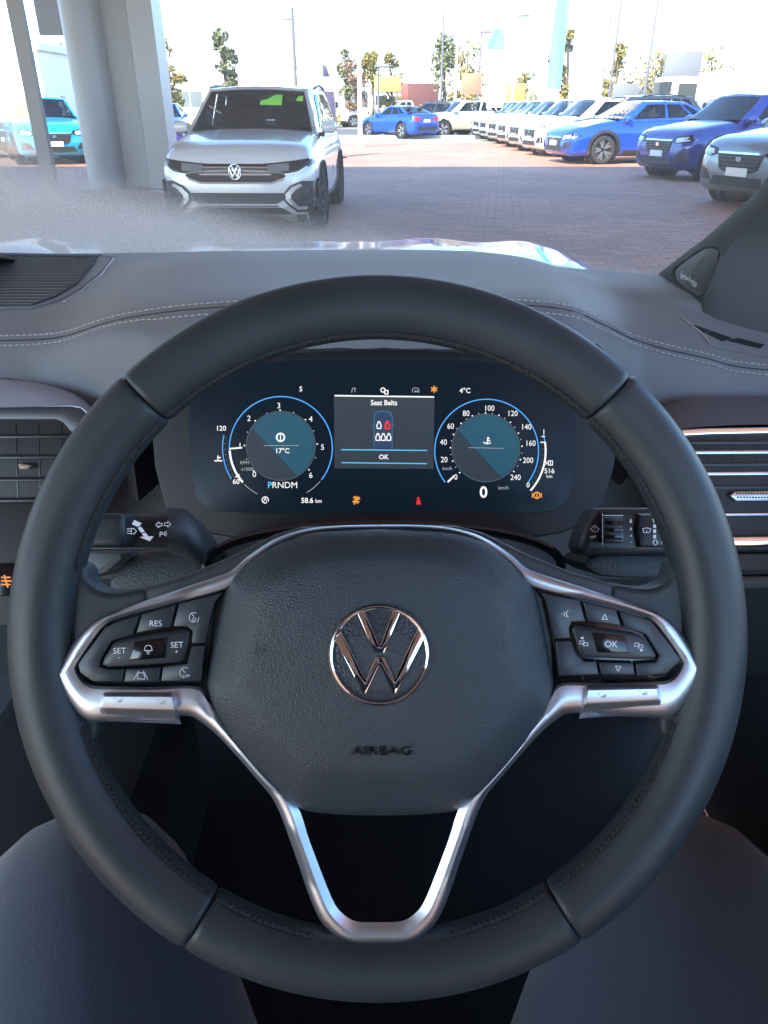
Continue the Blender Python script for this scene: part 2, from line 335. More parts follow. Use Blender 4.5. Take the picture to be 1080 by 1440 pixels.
def car(name, shape, pm, loc, yaw, label, cat='car', group=None, front=None, simple=False, cladding=False, tint=None):
    S = SH[shape]; L, W, H = S['L'], S['W'], S['H']; hw = W/2; wbx = (S['wb']/2+.02, -S['wb']/2+.02); R = S['wr']
    root = empty(name, (loc[0], loc[1], 0), (0, 0, yaw)); tag(root, label, cat, group)
    fx = [k for k, _ in S['ztop']]; fz = [z for _, z in S['ztop']]
    wk = [-.5, -.49, -.47, -.43, -.3, .30, .42, .455, .475, .49, .5]; wv = [.74, .86, .94, .98, 1, 1, .985, .955, .90, .82, .70]
    fr = sorted(set([-.5, -.495, -.49, -.48, -.47, -.46, -.44]+[-.42+.86*k/(22 if simple else 44) for k in range(23 if simple else 45)]+[.445, .455, .465, .476, .484, .49, .495, .5]))
    def zl(f): return S['zlow']+.10*sstep(abs(f), .46, .5)
    def sec(f):
        h0, zt, w = zl(f), interp(f, fx, fz), hw*interp(f, wk, wv); out = []
        for a, b in SEC:
            cr = .035*(1-a*a) if b > .96 else 0
            out.append((a*w, h0+(zt-h0)*b+cr))
        return out
    bm = bmesh.new(); grid = []
    for f in fr:
        s_ = sec(f); ring = [(y, z) for y, z in s_]+[(-y, z) for y, z in s_[-2:0:-1]]
        grid.append([bm.verts.new((f*L, y, z)) for y, z in ring])
    n = len(grid[0]); Ra = R*1.17
    def inarch(p): return any((p.x-wx)**2+(p.z-R)**2 < Ra**2 for wx in wbx) and abs(p.y) > hw*.5
    for i in range(len(grid)-1):
        for k in range(n):
            q = (grid[i][k], grid[i+1][k], grid[i+1][(k+1) % n], grid[i][(k+1) % n])
            c = (q[0].co+q[1].co+q[2].co+q[3].co)/4
            if inarch(c): continue
            bm.faces.new(q)
    bm.faces.new(grid[0]); bm.faces.new(grid[-1][::-1])
    for v in [v for v in bm.verts if not v.link_faces]: bm.verts.remove(v)
    for v in bm.verts:
        if inarch(v.co):
            wx = min(wbx, key=lambda w: abs(v.co.x-w)); d = V((v.co.x-wx, 0, v.co.z-R)); d = d.normalized()*Ra; v.co.x = wx+d.x; v.co.z = R+d.z
    body = bmobj('body', bm, pm, root, 38)
    bv = BVHTree.FromPolygons([v.co.copy() for v in body.data.vertices], [tuple(p.vertices) for p in body.data.polygons])
    # greenhouse
    (fa, za), (fb, zb), (fc, zc), (fd, zd) = S['A'], S['B'], S['Cc'], S['D']
    wb0, wr0 = hw*.90, hw*(.77 if shape in ('suv', 'tall') else .68)
    def side(s, t):
        e = t**.9; xr, xf = (fd+(fc-fd)*e)*L, (fa+(fb-fa)*e)*L
        zr, zf = (zd-.03)+(zc-zd+.03)*t, (za-.03)+(zb-za+.03)*t
        x = xr+(xf-xr)*s; z = zr+(zf-zr)*s + (H-.03-max(zb, zc))*t*4*s*(1-s)
        y = wb0+(wr0-wb0)*t**1.25; y *= 1-.10*max(0, s-.8)/.2*t - .06*(max(0, .15-s)/.15)*t
        return V((x, y, z))
    def across(s, t, u, off=0):
        p = side(s, t); b = .10*L/4.4*(1-u*u)*(.35+.65*(1-t)) if s > .5 else .06*(1-u*u)
        q = V((p.x+(b if s > .5 else -b), p.y*u, p.z+.03*(1-u*u)*t)); return q
    N = 6 if simple else 12
    SP = ((.09, .205), (.235, .50), (.53, .88)) if shape != 'ute' else ((.12, .46), (.5, .9))
    ss = sorted(set([0, .045, .94, 1]+[a for q in SP for a in q]+[q[0]+(q[1]-q[0])*f for q in SP for f in (.33, .67)])); ts = [0, .14, .32, .5, .68, .86, 1]
    uf = [-1, -.93, -.7, -.4, 0, .4, .7, .93, 1]; tf = [0, .07, .3, .5, .7, .93, 1]; ur = [-1, -.86, -.6, -.3, 0, .3, .6, .86, 1]; tr_ = [0, .22, .45, .7, .90, 1]
    vs_, fs = [], []
    def grid_add(g, skip=lambda i, j: False):
        k = len(vs_); m_ = len(g[0])
        for r in g: vs_.extend(r)
        for i in range(len(g)-1):
            for j in range(m_-1):
                if not skip(i, j): fs.append((k+i*m_+j, k+(i+1)*m_+j, k+(i+1)*m_+j+1, k+i*m_+j+1))
    sk_s = lambda i, j: 0 < j < len(ts)-2 and any(a <= (ss[i]+ss[i+1])/2 <= b for a, b in SP)
    rows = [[side(s, t) for t in ts] for s in ss]
    grid_add(rows, sk_s); grid_add([[V((p.x, -p.y, p.z)) for p in r] for r in rows], sk_s)
    grid_add([[across(1, t, u) for u in uf] for t in tf], lambda i, j: 0 < i < len(tf)-2 and 0 < j < len(uf)-2)
    grid_add([[across(0, t, u) for u in ur] for t in tr_], lambda i, j: 0 < i < len(tr_)-2 and 0 < j < len(ur)-2)
    def roofp(i, u):
        p = side(i/N, 1); bx = .10*L/4.4*.35*(1-u*u)*(i/N)**6 - .06*(1-u*u)*(1-i/N)**6
        return V((p.x+bx, p.y*u, p.z+.03*(1-u*u)))
    N = 12; grid_add([[roofp(i, u/5) for u in range(-5, 6)] for i in range(N+1)])
    bm = bmesh.new(); bvv = [bm.verts.new(tuple(v)) for v in vs_]
    for f in fs: bm.faces.new([bvv[i] for i in f])
    bmesh.ops.remove_doubles(bm, verts=bm.verts, dist=.004)
    bmobj('roof', bm, pm, root, 42)
    gl = M_cglass
    def pane(nm, fn, a0, a1, b0, b1, na=8, nb=4):
        g = [[fn(a0+(a1-a0)*i/na, b0+(b1-b0)*j/nb) for j in range(nb+1)] for i in range(na+1)]
        return loft(nm, g, gl, root, 0)
    def sidefn(sg):
        def fn(s, t):
            p = side(s, t); return V((p.x, sg*(p.y+.008), p.z))
        return fn
    pane('windscreen', lambda u, t: across(1, t, u)+V((.008, 0, .006)), -.93, .93, .07, .93)
    pane('rear_window', lambda u, t: across(0, t, u)+V((-.008, 0, .006)), -.86, .86, .22, .90)
    def sidepanes(sg):
        fn = sidefn(sg); sp = (-(fd)*1.0)
        for a0, a1 in SP:
            def tri(s, t, fn=fn, a0=a0, a1=a1): return fn(s, t)
            pane('side_window', tri, a0, a1, .14, .86, 8, 4)
    sidepanes(1); sidepanes(-1)
    # dark cabin behind the glass: liner over the body deck, seats
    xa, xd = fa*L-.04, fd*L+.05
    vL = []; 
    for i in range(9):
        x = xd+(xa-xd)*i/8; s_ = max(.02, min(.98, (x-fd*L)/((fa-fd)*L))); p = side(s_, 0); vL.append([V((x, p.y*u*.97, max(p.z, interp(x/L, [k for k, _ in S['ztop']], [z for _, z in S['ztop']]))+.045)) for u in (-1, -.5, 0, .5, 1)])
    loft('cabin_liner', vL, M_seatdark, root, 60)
    if not simple:
        for xs_ in (((fa+fb)/2*L-.75, (fa+fb)/2*L-1.6) if shape != 'ute' else ((fa+fb)/2*L-.6,)):
            for sy in (.36, -.36):
                st_ = box('seat_back', (xs_, sy, za+.16), (.12, .46, .26), M_seatdark, root, .05); box('headrest', (xs_-.02, sy, za+.34), (.10, .26, .14), M_seatdark, st_, .04)
    # wheels
    for sx in wbx:
        for sy in (1, -1):
            w = empty_mesh_wheel(root, sx, sy*(hw-.115), R, sy, simple)
            lathe('wheel_liner', [(R*1.16, -.02), (R*1.16, .30), (.02, .30)], M_trimblk, root, 20, 'y', Matrix.Translation((sx, sy*(hw-.30), R)) @ Matrix.Scale(-1 if sy > 0 else 1, 4, (0, 1, 0)) @ Matrix.Translation((0, -.30, 0)))
    def dec(nm, pts, ax, m, off=.006, cuts=2, thick=.012, par=None):
        v2, f2 = fillpoly(pts, cuts); out = []
        for a, b in v2:
            o_, d_ = {'front': (V((6, a, b)), V((-1, 0, 0))), 'rear': (V((-6, a, b)), V((1, 0, 0))), 'left': (V((a, 4, b)), V((0, -1, 0))), 'right': (V((a, -4, b)), V((0, 1, 0))), 'top': (V((a, b, 5)), V((0, 0, -1)))}[ax]
            h = bv.ray_cast(o_, d_); p = h[0] if h[0] is not None else (o_+d_*(6-.44*L) if ax in ('front', 'rear') else o_+d_*(4-hw) if ax in ('left', 'right') else V((a, b, 1)))
            out.append(p-d_*off)
        return shell(nm, out, f2, thick, m, par or root)
    zt = lambda f: interp(f, fx, fz)
    # lamps, plates, mirrors, handles, seams
    for sg in (1, -1):
        sd = 'left' if sg > 0 else 'right'
        if front is None:
            z1 = zt(.47); hl = dec('headlight', [(sg*hw*.46, z1-.15), (sg*hw*.62, z1-.19), (sg*hw*.97, z1-.13), (sg*hw*.95, z1-.01), (sg*hw*.52, z1-.075)], 'front', M_gloss, .006, 3)
            if not simple:
                dec('lens', [(sg*hw*.56, z1-.155), (sg*hw*.84, z1-.125), (sg*hw*.84, z1-.06), (sg*hw*.58, z1-.09)], 'front', M_lamp, .016, 2, .01, hl)
                dec('daytime_lamp', [(sg*hw*.60, z1-.175), (sg*hw*.94, z1-.12), (sg*hw*.94, z1-.105), (sg*hw*.61, z1-.158)], 'front', mat('drl', (.8, .85, .9), .2, var=0), .018, 2, .008, hl)
            dec('fog_lamp_surround', [(sg*hw*.55, .36), (sg*hw*.90, .36), (sg*hw*.92, .55), (sg*hw*.66, .50)], 'front', M_trimblk)
        zr_ = zt(-.485); dec('tail_light', [(sg*hw*.45, zr_-.24), (sg*hw*.86, zr_-.26), (sg*hw*.90, zr_-.06), (sg*hw*.45, zr_-.10)], 'rear', M_red)
        mp = side(.94, .10); mm = box('mirror', (mp.x-.02, sg*(mp.y+.13), mp.z+.03), (.13, .20, .135), pm, root, .06)
        box('mirror_arm', (mp.x-.0, sg*(mp.y+.03), mp.z-.05), (.06, .10, .05), M_trimblk, mm, .01)
        zs = S['zlow']
        for xx in ((.19*L, -.06*L) if shape != 'ute' else (.19*L, 0)):
            zh = interp(xx/L, fx, fz)-.20
            dec('door_handle', [(xx-.30*L*.9+.10, zh), (xx-.30*L*.9+.30, zh), (xx-.30*L*.9+.30, zh+.035), (xx-.30*L*.9+.10, zh+.035)], sd, pm, .02, 1, .02)
        for xx in (.215*L, -.02*L, -.235*L):
            dec('door_seam', [(xx, zs+.10), (xx+.012, zs+.10), (xx+.012, .97), (xx, .97)], sd, M_trimblk, .001, 2, .004)
        dec('sill_trim', [(-.18*L, zs+.005), (.17*L, zs+.005), (.17*L, zs+(.14 if cladding else .07)), (-.18*L, zs+(.14 if cladding else .07))], sd, M_trimblk, .004, 3, .012)
        if cladding:
            for wx in wbx:
                ang = [rad(-12+204*k/14) for k in range(15)]
                pts = [(wx+(Ra+.005)*math.cos(a), R+(Ra+.005)*math.sin(a)) for a in ang]+[(wx+(Ra+.08)*math.cos(a), R+(Ra+.08)*math.sin(a)) for a in ang[::-1]]
                pts = [(a, max(b, zs+.01)) for a, b in pts]
                dec('arch_cladding', pts, sd, M_trimblk, .006, 1, .015)
        if shape in ('suv', 'tall'):
            tube('roof_rail', [side(.12+.70*k/8, 1)*1.0+V((0, 0, .0+.03*math.sin(math.pi*k/8))) if sg > 0 else V((side(.12+.70*k/8, 1).x, -side(.12+.70*k/8, 1).y, side(.12+.70*k/8, 1).z+.0+.03*math.sin(math.pi*k/8))) for k in range(9)], .018, M_trimblk, root, 6)
    dec('rear_plate', [(-.19, zt(-.49)-.30), (.19, zt(-.49)-.30), (.19, zt(-.49)-.18), (-.19, zt(-.49)-.18)], 'rear', M_plate, .012, 0)
    dec('rear_bumper_insert', [(-hw*.66, .34), (hw*.66, .34), (hw*.66, .50), (-hw*.66, .50)], 'rear', M_trimblk)
    if front is None:
        z1 = zt(.49)
        gr = dec('grille', [(-hw*.46, z1-.06), (hw*.46, z1-.06), (hw*.40, z1-.26), (hw*.30, z1-.31), (-hw*.30, z1-.31), (-hw*.40, z1-.26)], 'front', M_trimblk, .012)
        dec('grille_frame', [(-hw*.47, z1-.05), (hw*.47, z1-.05), (hw*.45, z1-.075), (-hw*.45, z1-.075)], 'front', M_chrome, .02, 2, .01, gr)
        if not simple:
            for q in range(4): dec('grille_bar', [(-hw*(.43-.03*q), z1-.12-.05*q), (hw*(.43-.03*q), z1-.12-.05*q), (hw*(.43-.03*q), z1-.105-.05*q), (-hw*(.43-.03*q), z1-.105-.05*q)], 'front', mat('grille_grey', (.10, .10, .11), .35, .6, var=0), .024, 2, .008, gr)
            for sg in (1, -1): dec('bonnet_gap', [(L*.24, sg*hw*.82), (L*.455, sg*hw*.66), (L*.455, sg*hw*.67), (L*.24, sg*hw*.83)], 'top', M_trimblk, .001, 3, .003)
        dec('badge', [(.055*math.cos(a*.785), z1-.14+.035*math.sin(a*.785)) for a in range(8)], 'front', M_chrome, .03, 0)
        dec('lower_intake', [(-hw*.55, .30), (hw*.55, .30), (hw*.48, .42), (-hw*.48, .42)], 'front', M_trimblk)
        dec('number_plate', [(-.19, .43), (.19, .43), (.19, .54), (-.19, .54)], 'front', M_plate, .03, 0)
    else: front(root, dec, S)
    return root
def empty_mesh_wheel(root, x, y, R, sy, simple):
    T = Matrix.Translation((x, y, R)) @ Matrix.Scale(sy, 4, (0, 1, 0))
    r1 = R*.70
    w = lathe('wheel', [(r1, -.10), (R*.92, -.10), (R*.99, -.07), (R, -.02), (R, .05), (R*.985, .085), (R*.92, .108), (r1*1.04, .108), (r1, .10), (r1*.97, .03), (.03, .03)], M_rubber, root, 16 if simple else 28, 'y', T)
    bm = bmesh.new(); ns = 5
    for k in range(ns):
        a0 = 2*math.pi*k/ns
        for da in (-.20, .20):
            a = a0+da; p0 = V((.05*math.cos(a0), .075, .05*math.sin(a0))); p1 = V((r1*.99*math.cos(a), .085, r1*.99*math.sin(a)))
            t = (p1-p0).normalized(); s_ = V((-t.z, 0, t.x))*.018
            q = [p0+s_, p0-s_, p1-s_*1.3, p1+s_*1.3]; b_ = [v-V((0, .03, 0)) for v in q]
            vv = [bm.verts.new(T @ v) for v in q+b_]
            for f in ((0, 1, 2, 3), (4, 7, 6, 5), (0, 4, 5, 1), (1, 5, 6, 2), (2, 6, 7, 3), (3, 7, 4, 0)): bm.faces.new([vv[i] for i in f])
    bmobj('rim', bm, M_alloy, w, 30)
    return w
# ---- front of the white SUV facing us
def suv_front(root, dec0, S):
    def dec(nm, pts, ax, *a, **k): return dec0(nm, [(y, .19+(z-.19)*1.085) for y, z in pts], ax, *a, **k)
    hw = S['W']/2; sil = mat('suv_silver_trim', (.50, .52, .55), .3, .6, var=.03)
    gr = dec('upper_grille', [(-.66, .73), (-.3, .705), (.3, .705), (.66, .73), (.60, .62), (.52, .56), (.40, .52), (-.40, .52), (-.52, .56), (-.60, .62)], 'front', M_gloss, .012, 3)
    for sg in (1, -1):
        hl = dec('headlight', [(sg*.34, .705), (sg*.86, .755), (sg*.865, .70), (sg*.72, .625), (sg*.58, .60), (sg*.36, .615)], 'front', M_gloss, .018, 3)
        dec('lens', [(sg*.36, .695), (sg*.60, .715), (sg*.60, .64), (sg*.37, .64)], 'front', mat('dark_lens', (.22, .24, .27), .1, .4, var=.2, vscale=40), .028, 2, .01, hl)
        dec('daytime_lamp', [(sg*.55, .612), (sg*.70, .635), (sg*.845, .715), (sg*.85, .70), (sg*.72, .622), (sg*.56, .598)], 'front', mat('drl', (.8, .85, .9), .2, var=0), .03, 1, .01, hl)
        c = dec('fog_surround', [(sg*.90, .53), (sg*.74, .545), (sg*.60, .50), (sg*.52, .42), (sg*.52, .36), (sg*.66, .235), (sg*.86, .235), (sg*.90, .30)], 'front', M_trimblk, .012, 3)
        dec('surround_blade', [(sg*.72, .52), (sg*.62, .485), (sg*.55, .42), (sg*.55, .37), (sg*.67, .262), (sg*.86, .262), (sg*.86, .29), (sg*.69, .29), (sg*.61, .38), (sg*.61, .41), (sg*.67, .465), (sg*.74, .495)], 'front', sil, .030, 1, .015, c)
        dec('fog_lamp', [(sg*.72, .45), (sg*.86, .47), (sg*.86, .32), (sg*.72, .32)], 'front', M_glassdark, .022, 2, .01, c)
    for z in (.665, .60): dec('grille_bar', [(-.40, z), (.40, z), (.40, z+.014), (-.40, z+.014)], 'front', M_chrome, .026, 2, .01, gr)
    dec('lower_chrome', [(-.40, .515), (.40, .515), (.54, .555), (.53, .572), (.39, .533), (-.39, .533), (-.53, .572), (-.54, .555)], 'front', M_chrome, .02, 2)
    dec('lower_intake', [(-.52, .43), (.52, .43), (.52, .36), (.44, .325), (-.44, .325), (-.52, .36)], 'front', M_trimblk, .012, 3)
    dec('skid_lip', [(-.46, .30), (.46, .30), (.62, .20), (-.62, .20)], 'front', M_trimblk, .008, 3)
    # emblem
    b = dec('badge', [(.07*math.cos(a*.524), .632+.07*math.sin(a*.524)) for a in range(12)], 'front', M_gloss, .034, 1); M_badge = mat('badge_silver', (.45, .47, .5), .25, .9, var=0)
    for pts in ([(-.045, .69), (-.03, .70), (0, .645), (.03, .70), (.045, .69), (.008, .625), (-.008, .625)], [(-.066, .655), (-.05, .665), (-.025, .60), (0, .64), (.025, .60), (.05, .665), (.066, .655), (.03, .572), (0, .615), (-.03, .572)]):
        dec('badge_letter', pts, 'front', M_badge, .046, 0, .008, b)
    ring = [(.07*math.cos(a*.2618), .632+.07*math.sin(a*.2618)) for a in range(25)]; ri = [(.06*math.cos(a*.2618), .632+.06*math.sin(a*.2618)) for a in range(24, -1, -1)]
    tube('badge_ring', [(S['L']/2+.036, p[0], .19+(p[1]-.19)*1.085) for p in ring[:24]], .007, M_badge, b, 6, True)
YAW_TOWARD = -math.pi/2
suvY = 9.05
suv = car('white_suv', 'suv', mat('paint_pearl_white', (.60, .63, .66), .25, .10, var=.02, coat=1), (-1.60, suvY+2.12), YAW_TOWARD-rad(1.5), 'white SUV with black grille facing us beside the grey column', 'car', front=suv_front)
# green windscreen tag and seats seen through the white SUV's glass are on its dark glass
b_green = mat('green_price_card', (.25, .75, .08), .6, var=.1, emit=(.1, .5, .05, 0))
box('price_card', (.535, .20, 1.38), (.010, .27, .20), b_green, suv, .003, Matrix.Rotation(rad(-56), 3, 'Y')); box('price_card', (.47, .48, 1.395), (.010, .22, .10), b_green, suv, .003, Matrix.Rotation(rad(-56), 3, 'Y'))
def car_at(px, py, along=0, ang=None): g = gnd(px, py); return g
BL = paint('bright_blue', (.006, .060, .46), .35); DBL = paint('deep_blue', (.015, .035, .22), .35); GRY = paint('slate_grey', (.24, .27, .29), .5)
TAN = paint('tan', (.40, .36, .27), .3); WHT = paint('fleet_white', (.72, .73, .74), .05); CYN = paint('cyan', (.0, .30, .50), .2); DRK = paint('charcoal', (.03, .035, .04), .4)
# yaw: heading = (cos, sin); parked nose toward the aisle on our left
def place(shape, nose_xy, yaw):
    L = SH[shape]['L']; return (nose_xy[0]-math.cos(yaw)*L/2, nose_xy[1]-math.sin(yaw)*L/2)
yr = rad(180+13)
def nose(px, py): g = gnd(px, py); return (g.x, g.y)
n1 = nose(776, 229); car('blue_sedan', 'sedan', BL, place('sedan', n1, yr), yr, 'bright blue sedan with black front grille parked by the white pylon sign', group='cars parked nose out along the aisle', cladding=True)
n2 = nose(918, 252); car('crossover_car', 'suv', DBL, place('suv', n2, yr+rad(6)), yr+rad(6), 'deep blue crossover with grey wheel arch cladding between two parked cars', group='cars parked nose out along the aisle', cladding=True)
n3 = nose(1026, 293); car('grey_wagon', 'suv', GRY, place('suv', n3, yr+rad(10)), yr+rad(10), 'silver grey wagon with wide dark grille beside our windscreen pillar', group='cars parked nose out along the aisle', cladding=True)
n0 = (n1[0]+.7, n1[1]+3.1); car('dark_wagon', 'tall', DRK, place('tall', n0, yr), yr, 'charcoal wagon behind the bright blue sedan', group='cars parked nose out along the aisle')
wh = car('white_crossover', 'suv', WHT, place('suv', (n1[0]-.1, n1[1]+3.2), yr), yr, 'white crossover first in the white row behind the bright blue sedan', group='row of white cars along the aisle')
for k in range(1, 7):
    c_ = copy_tree(wh); ps = place('suv', (n1[0]-.1-.02*k, n1[1]+3.2+2.75*k), yr); c_.location = (ps[0], ps[1], 0); c_.rotation_euler.z = yr+rad(random.uniform(-2, 2)); c_['label'] = 'white crossover %s in the white row behind the bright blue sedan' % ('second', 'third', 'fourth', 'fifth', 'sixth', 'seventh')[k-1]
fb = atY(560, 180, 40.5); car('blue_coupe', 'coupe', BL, (fb.x, fb.y), rad(180-52), 'bright blue coupe turned away beyond the sunlit paving', front=None)
tb_ = atY(652, 180, 42); car('tan_suv', 'tall', TAN, (tb_.x, tb_.y), rad(180+14), 'tan SUV parked beyond the row of white cars')
dc = atY(612, 180, 44); car('black_hatchback', 'suv', DRK, (dc.x, dc.y), rad(180-40), 'black hatchback between the blue coupe and the tan SUV')
cy = gnd(75, 236); car('cyan_hatchback', 'suv', CYN, (cy.x-1.2, cy.y+2.8), rad(-62), 'cyan hatchback between showroom mullion and grey column')
dk = gnd(12, 222); car('dark_hatchback', 'suv', DRK, (dk.x-1.6, dk.y+1.5), rad(-40), 'dark hatchback seen through the showroom glass')
bc = gnd(225, 206); car('navy_car', 'sedan', BL, (bc.x-.3, bc.y+2), rad(-80), 'blue car half hidden between column and white SUV')
# far yards across the road: rows of stock cars
rnd = random.Random(3)
far = 'stock cars in the yards across the road'
ut = car('white_ute', 'ute', WHT, (-4, 62), rad(200), 'white pickup in the far yard across the road', 'pickup', far, simple=True)
for k, (x, y) in enumerate([(-12, 64), (-8.4, 66), (-19, 63), (-24, 66), (1.5, 66)]):
    c_ = copy_tree(ut); c_.location = (x, y, 0); c_.rotation_euler.z = rad(rnd.choice([200, 195, 205, 15]))
sv = car('white_wagon', 'tall', WHT, (9, 47), rad(190), 'white wagon in the far yard behind the aisle cars', 'car', 'white wagons behind the aisle cars', simple=True)
for k in range(11):
    c_ = copy_tree(sv); c_.location = (12+2.7*k*.9+rnd.uniform(-.3, .3), 36+(k % 3)*5+rnd.uniform(-.5, .5), 0); c_.rotation_euler.z = rad(190+rnd.uniform(-8, 8))
gv = car('grey_hatchback', 'suv', GRY, (15, 30), rad(188), 'grey hatchback in the yard behind the blue sedan', 'car', 'grey hatchbacks behind the blue sedan', simple=True)
for (x, y) in [(18, 33), (22.5, 31), (11.5, 31)]:
    c_ = copy_tree(gv); c_.location = (x, y, 0); c_.rotation_euler.z = rad(188+rnd.uniform(-5, 5))
# ================================================================== BEYOND THE FORECOURT
M_white = mat('white_painted_metal', (.78, .78, .77), .5, var=.04, vscale=.6)
M_cream = mat('cream_wall', (.66, .62, .54), .8, var=.08, vscale=.5)
M_roofm = mat('pale_metal_roof', (.58, .59, .60), .45, .2, var=.06, vscale=.4)
M_win = mat('building_glass', (.10, .12, .13), .08, var=.2, vscale=.5)
M_bluef = mat('pale_blue_fabric', (.10, .42, .68), .7, var=.1)
M_wfab = mat('pale_blue_white_fabric', (.40, .55, .68), .75, var=.05)
M_purp = mat('violet_grey_fabric', (.035, .03, .075), .75, var=.3, vscale=3)
M_pole = mat('pole_grey', (.10, .10, .11), .5, .1, var=.05)
def pole(name, px, py, h, r, m, label, cat='pole', group=None, arm=None):
    g = gnd(px, py); e = empty(name, (g.x, g.y, 0)); tag(e, label, cat, group)
    lathe('shaft', [(r*1.15, 0), (r*1.05, h*.3), (r*.8, h), (.001, h)], m, e, 12); lathe('base_flange', [(r*2.2, 0), (r*2.2, .03), (r*1.1, .05)], m, e, 12)
    if arm:
        tube('arm', [(0, 0, h-.1), (arm*.5, 0, h+.25), (arm, 0, h+.3)], .04, m, e, 6); box('lamp_head', (arm*1.1, 0, h+.28), (.6, .22, .10), M_white, e, .03)
    return e
pole('white_post', 507, 207, 3.35, .075, M_white, 'thin white post standing on the kerb left of the far blue coupe')
pole('lamp_post', 850, 187, 9, .06, M_pole, 'tall thin grey lamp post beside the white pylon sign', 'street lamp', arm=.9)
pole('street_lamp', 300, 172, 8.5, .09, M_white, 'white street lamp beyond the white SUV', 'street lamp', arm=-1.2)
pole('sign_post', 484, 176, 2.4, .06, M_white, 'short white post beside the violet feather flag')
pole('flag_mast', 745, 172, 9, .05, M_pole, 'slim grey mast beside the tall blue banner', 'mast')
def feather(name, px, py, h, w, m, m2, label, lean=0, yaw=0, band=None):
    g = gnd(px, py); e = empty(name, (g.x, g.y, 0), (0, 0, yaw)); tag(e, label, 'flag')
    pts = [V((0, 0, 0)), V((0, 0, h*.5)), V((lean*.25, 0, h*.8)), V((lean*.7, 0, h*.96)), V((lean, 0, h))]; c = catmull(pts, 6)
    tube('flag_pole', c, .02, M_pole, e, 6)
    rows = []
    for i, p in enumerate(c):
        t = p.z/h
        if t < .22: continue
        ww = w*min(1, (1-t)*4+.02) if t > .75 else w
        rows.append([p+V(((-math.copysign(ww, -lean if lean else 1))*k/5*(1 if t < .98 else .4), .05*math.sin(k*1.1+i*.5)*(k/5), 0)) for k in range(6)])
    loft('sail', [[q for q in r]+[q+V((0, .006, 0)) for q in r[::-1]] for r in rows], m, e, 60, closed=True, caps=True)
    if band: 
        rr = rows[len(rows)//3:len(rows)//3+5]; loft('printed_band', [[q+V((0, -.008, 0)) for q in r] for r in rr], m2, e, 60)
    lathe('weighted_base', [(.28, 0), (.28, .04), (.05, .07)], M_trimblk, e, 14)
feather('feather_flag', 474, 222, 2.35, .42, M_purp, M_wfab, 'dark violet feather flag behind the white SUV', lean=-.35, band=True)
feather('feather_flag', 704, 196, 4.9, .75, M_wfab, M_bluef, 'pale feather flag with blue print above the white cars', lean=-.6, band=True)
feather('feather_flag', 763, 200, 7.4, .55, M_bluef, M_wfab, 'tall sky blue feather banner above the white cars', lean=.6, band=False)
g = gnd(822, 214); py_ = empty('pylon_sign', (g.x, g.y+.9, 0)); tag(py_, 'broad blank white pylon sign behind the bright blue sedan', 'sign')
box('sign_panel', (0, 0, 3.2), (1.02, .22, 6.0), M_white, py_, .02); box('plinth', (0, 0, .12), (1.2, .4, .24), M_conc, py_, .02); box('edge_strip', (.53, -.02, 3.2), (.03, .2, 6.0), M_pole, py_)
# ---- buildings across the road
def building(name, x0, x1, y, d, h, m, label, wins=(), roof='flat', doors=()):
    e = empty(name, ((x0+x1)/2, y, 0)); tag(e, label, 'building'); w = x1-x0
    box('wall', (0, d/2, h/2), (w, d, h), m, e)
    if roof == 'flat': r = box('roof', (0, d/2, h+.15), (w+.5, d+.5, .3), M_roofm, e)
    else: r = mesh('roof', [(-w/2-.3, -.4, h), (w/2+.3, -.4, h), (w/2+.3, d+.4, h), (-w/2-.3, d+.4, h), (-w/2-.3, d/2, h+d*.18), (w/2+.3, d/2, h+d*.18)], [(0, 1, 5, 4), (2, 3, 4, 5), (1, 2, 5), (3, 0, 4), (0, 3, 2, 1)], M_roofm, e, 0)
    box('gutter', (0, -.46, h-.05), (w+.4, .12, .14), M_white, r)
    for (a, b, ww, hh) in wins:
        q = box('window', (a, -.01, b), (ww, .06, hh), M_win, e); box('frame', (0, 0, 0), (ww+.16, .05, .10), M_white, q).location = (a, -.04, b-hh/2); box('mullion', (a, -.05, b), (.08, .06, hh), M_white, q)
    for (a, ww, hh) in doors: box('roller_door', (a, -.01, hh/2), (ww, .05, hh), M_roofm, e)
    return e
building('warehouse', -30, 12, 90, 22, 5.2, M_white, 'long white warehouse across the road behind the white SUV', [(-16+4.4*k, 2.0, 2.6, 1.6) for k in range(7)], 'gable', [(17, 3.4, 3.4)])
building('showroom', 16, 40, 74, 18, 4.4, M_white, 'white flat roofed showroom behind the row of white cars', [(-9+3.6*k, 1.7, 2.8, 2.0) for k in range(6)])
building('cream_shop', 46, 72, 70, 16, 6.2, M_cream, 'cream two storey shop beyond the crossovers', [(-9+4.5*k, z, 2.2, 1.4) for k in range(5) for z in (1.7, 4.5)])
building('yard_office', 21.5, 29, 46, 7, 3.9, M_white, 'small white yard office with grey windows behind the blue sedan', [(-1.6, 2.5, 1.9, 1.3), (1.6, 2.5, 1.3, 1.1)])
building('brick_store', -64, -36, 78, 18, 4.6, M_cream, 'pale store building across the road left of the column', [(-9+4.5*k, 2.0, 2.4, 1.8) for k in range(5)], 'gable')
building('service_shed', -27, -16, 40, 9, 3.6, M_white, 'white service shed seen between mullion and column', [(-2.5, 1.9, 2.2, 1.2), (2.2, 1.9, 2.2, 1.2)])
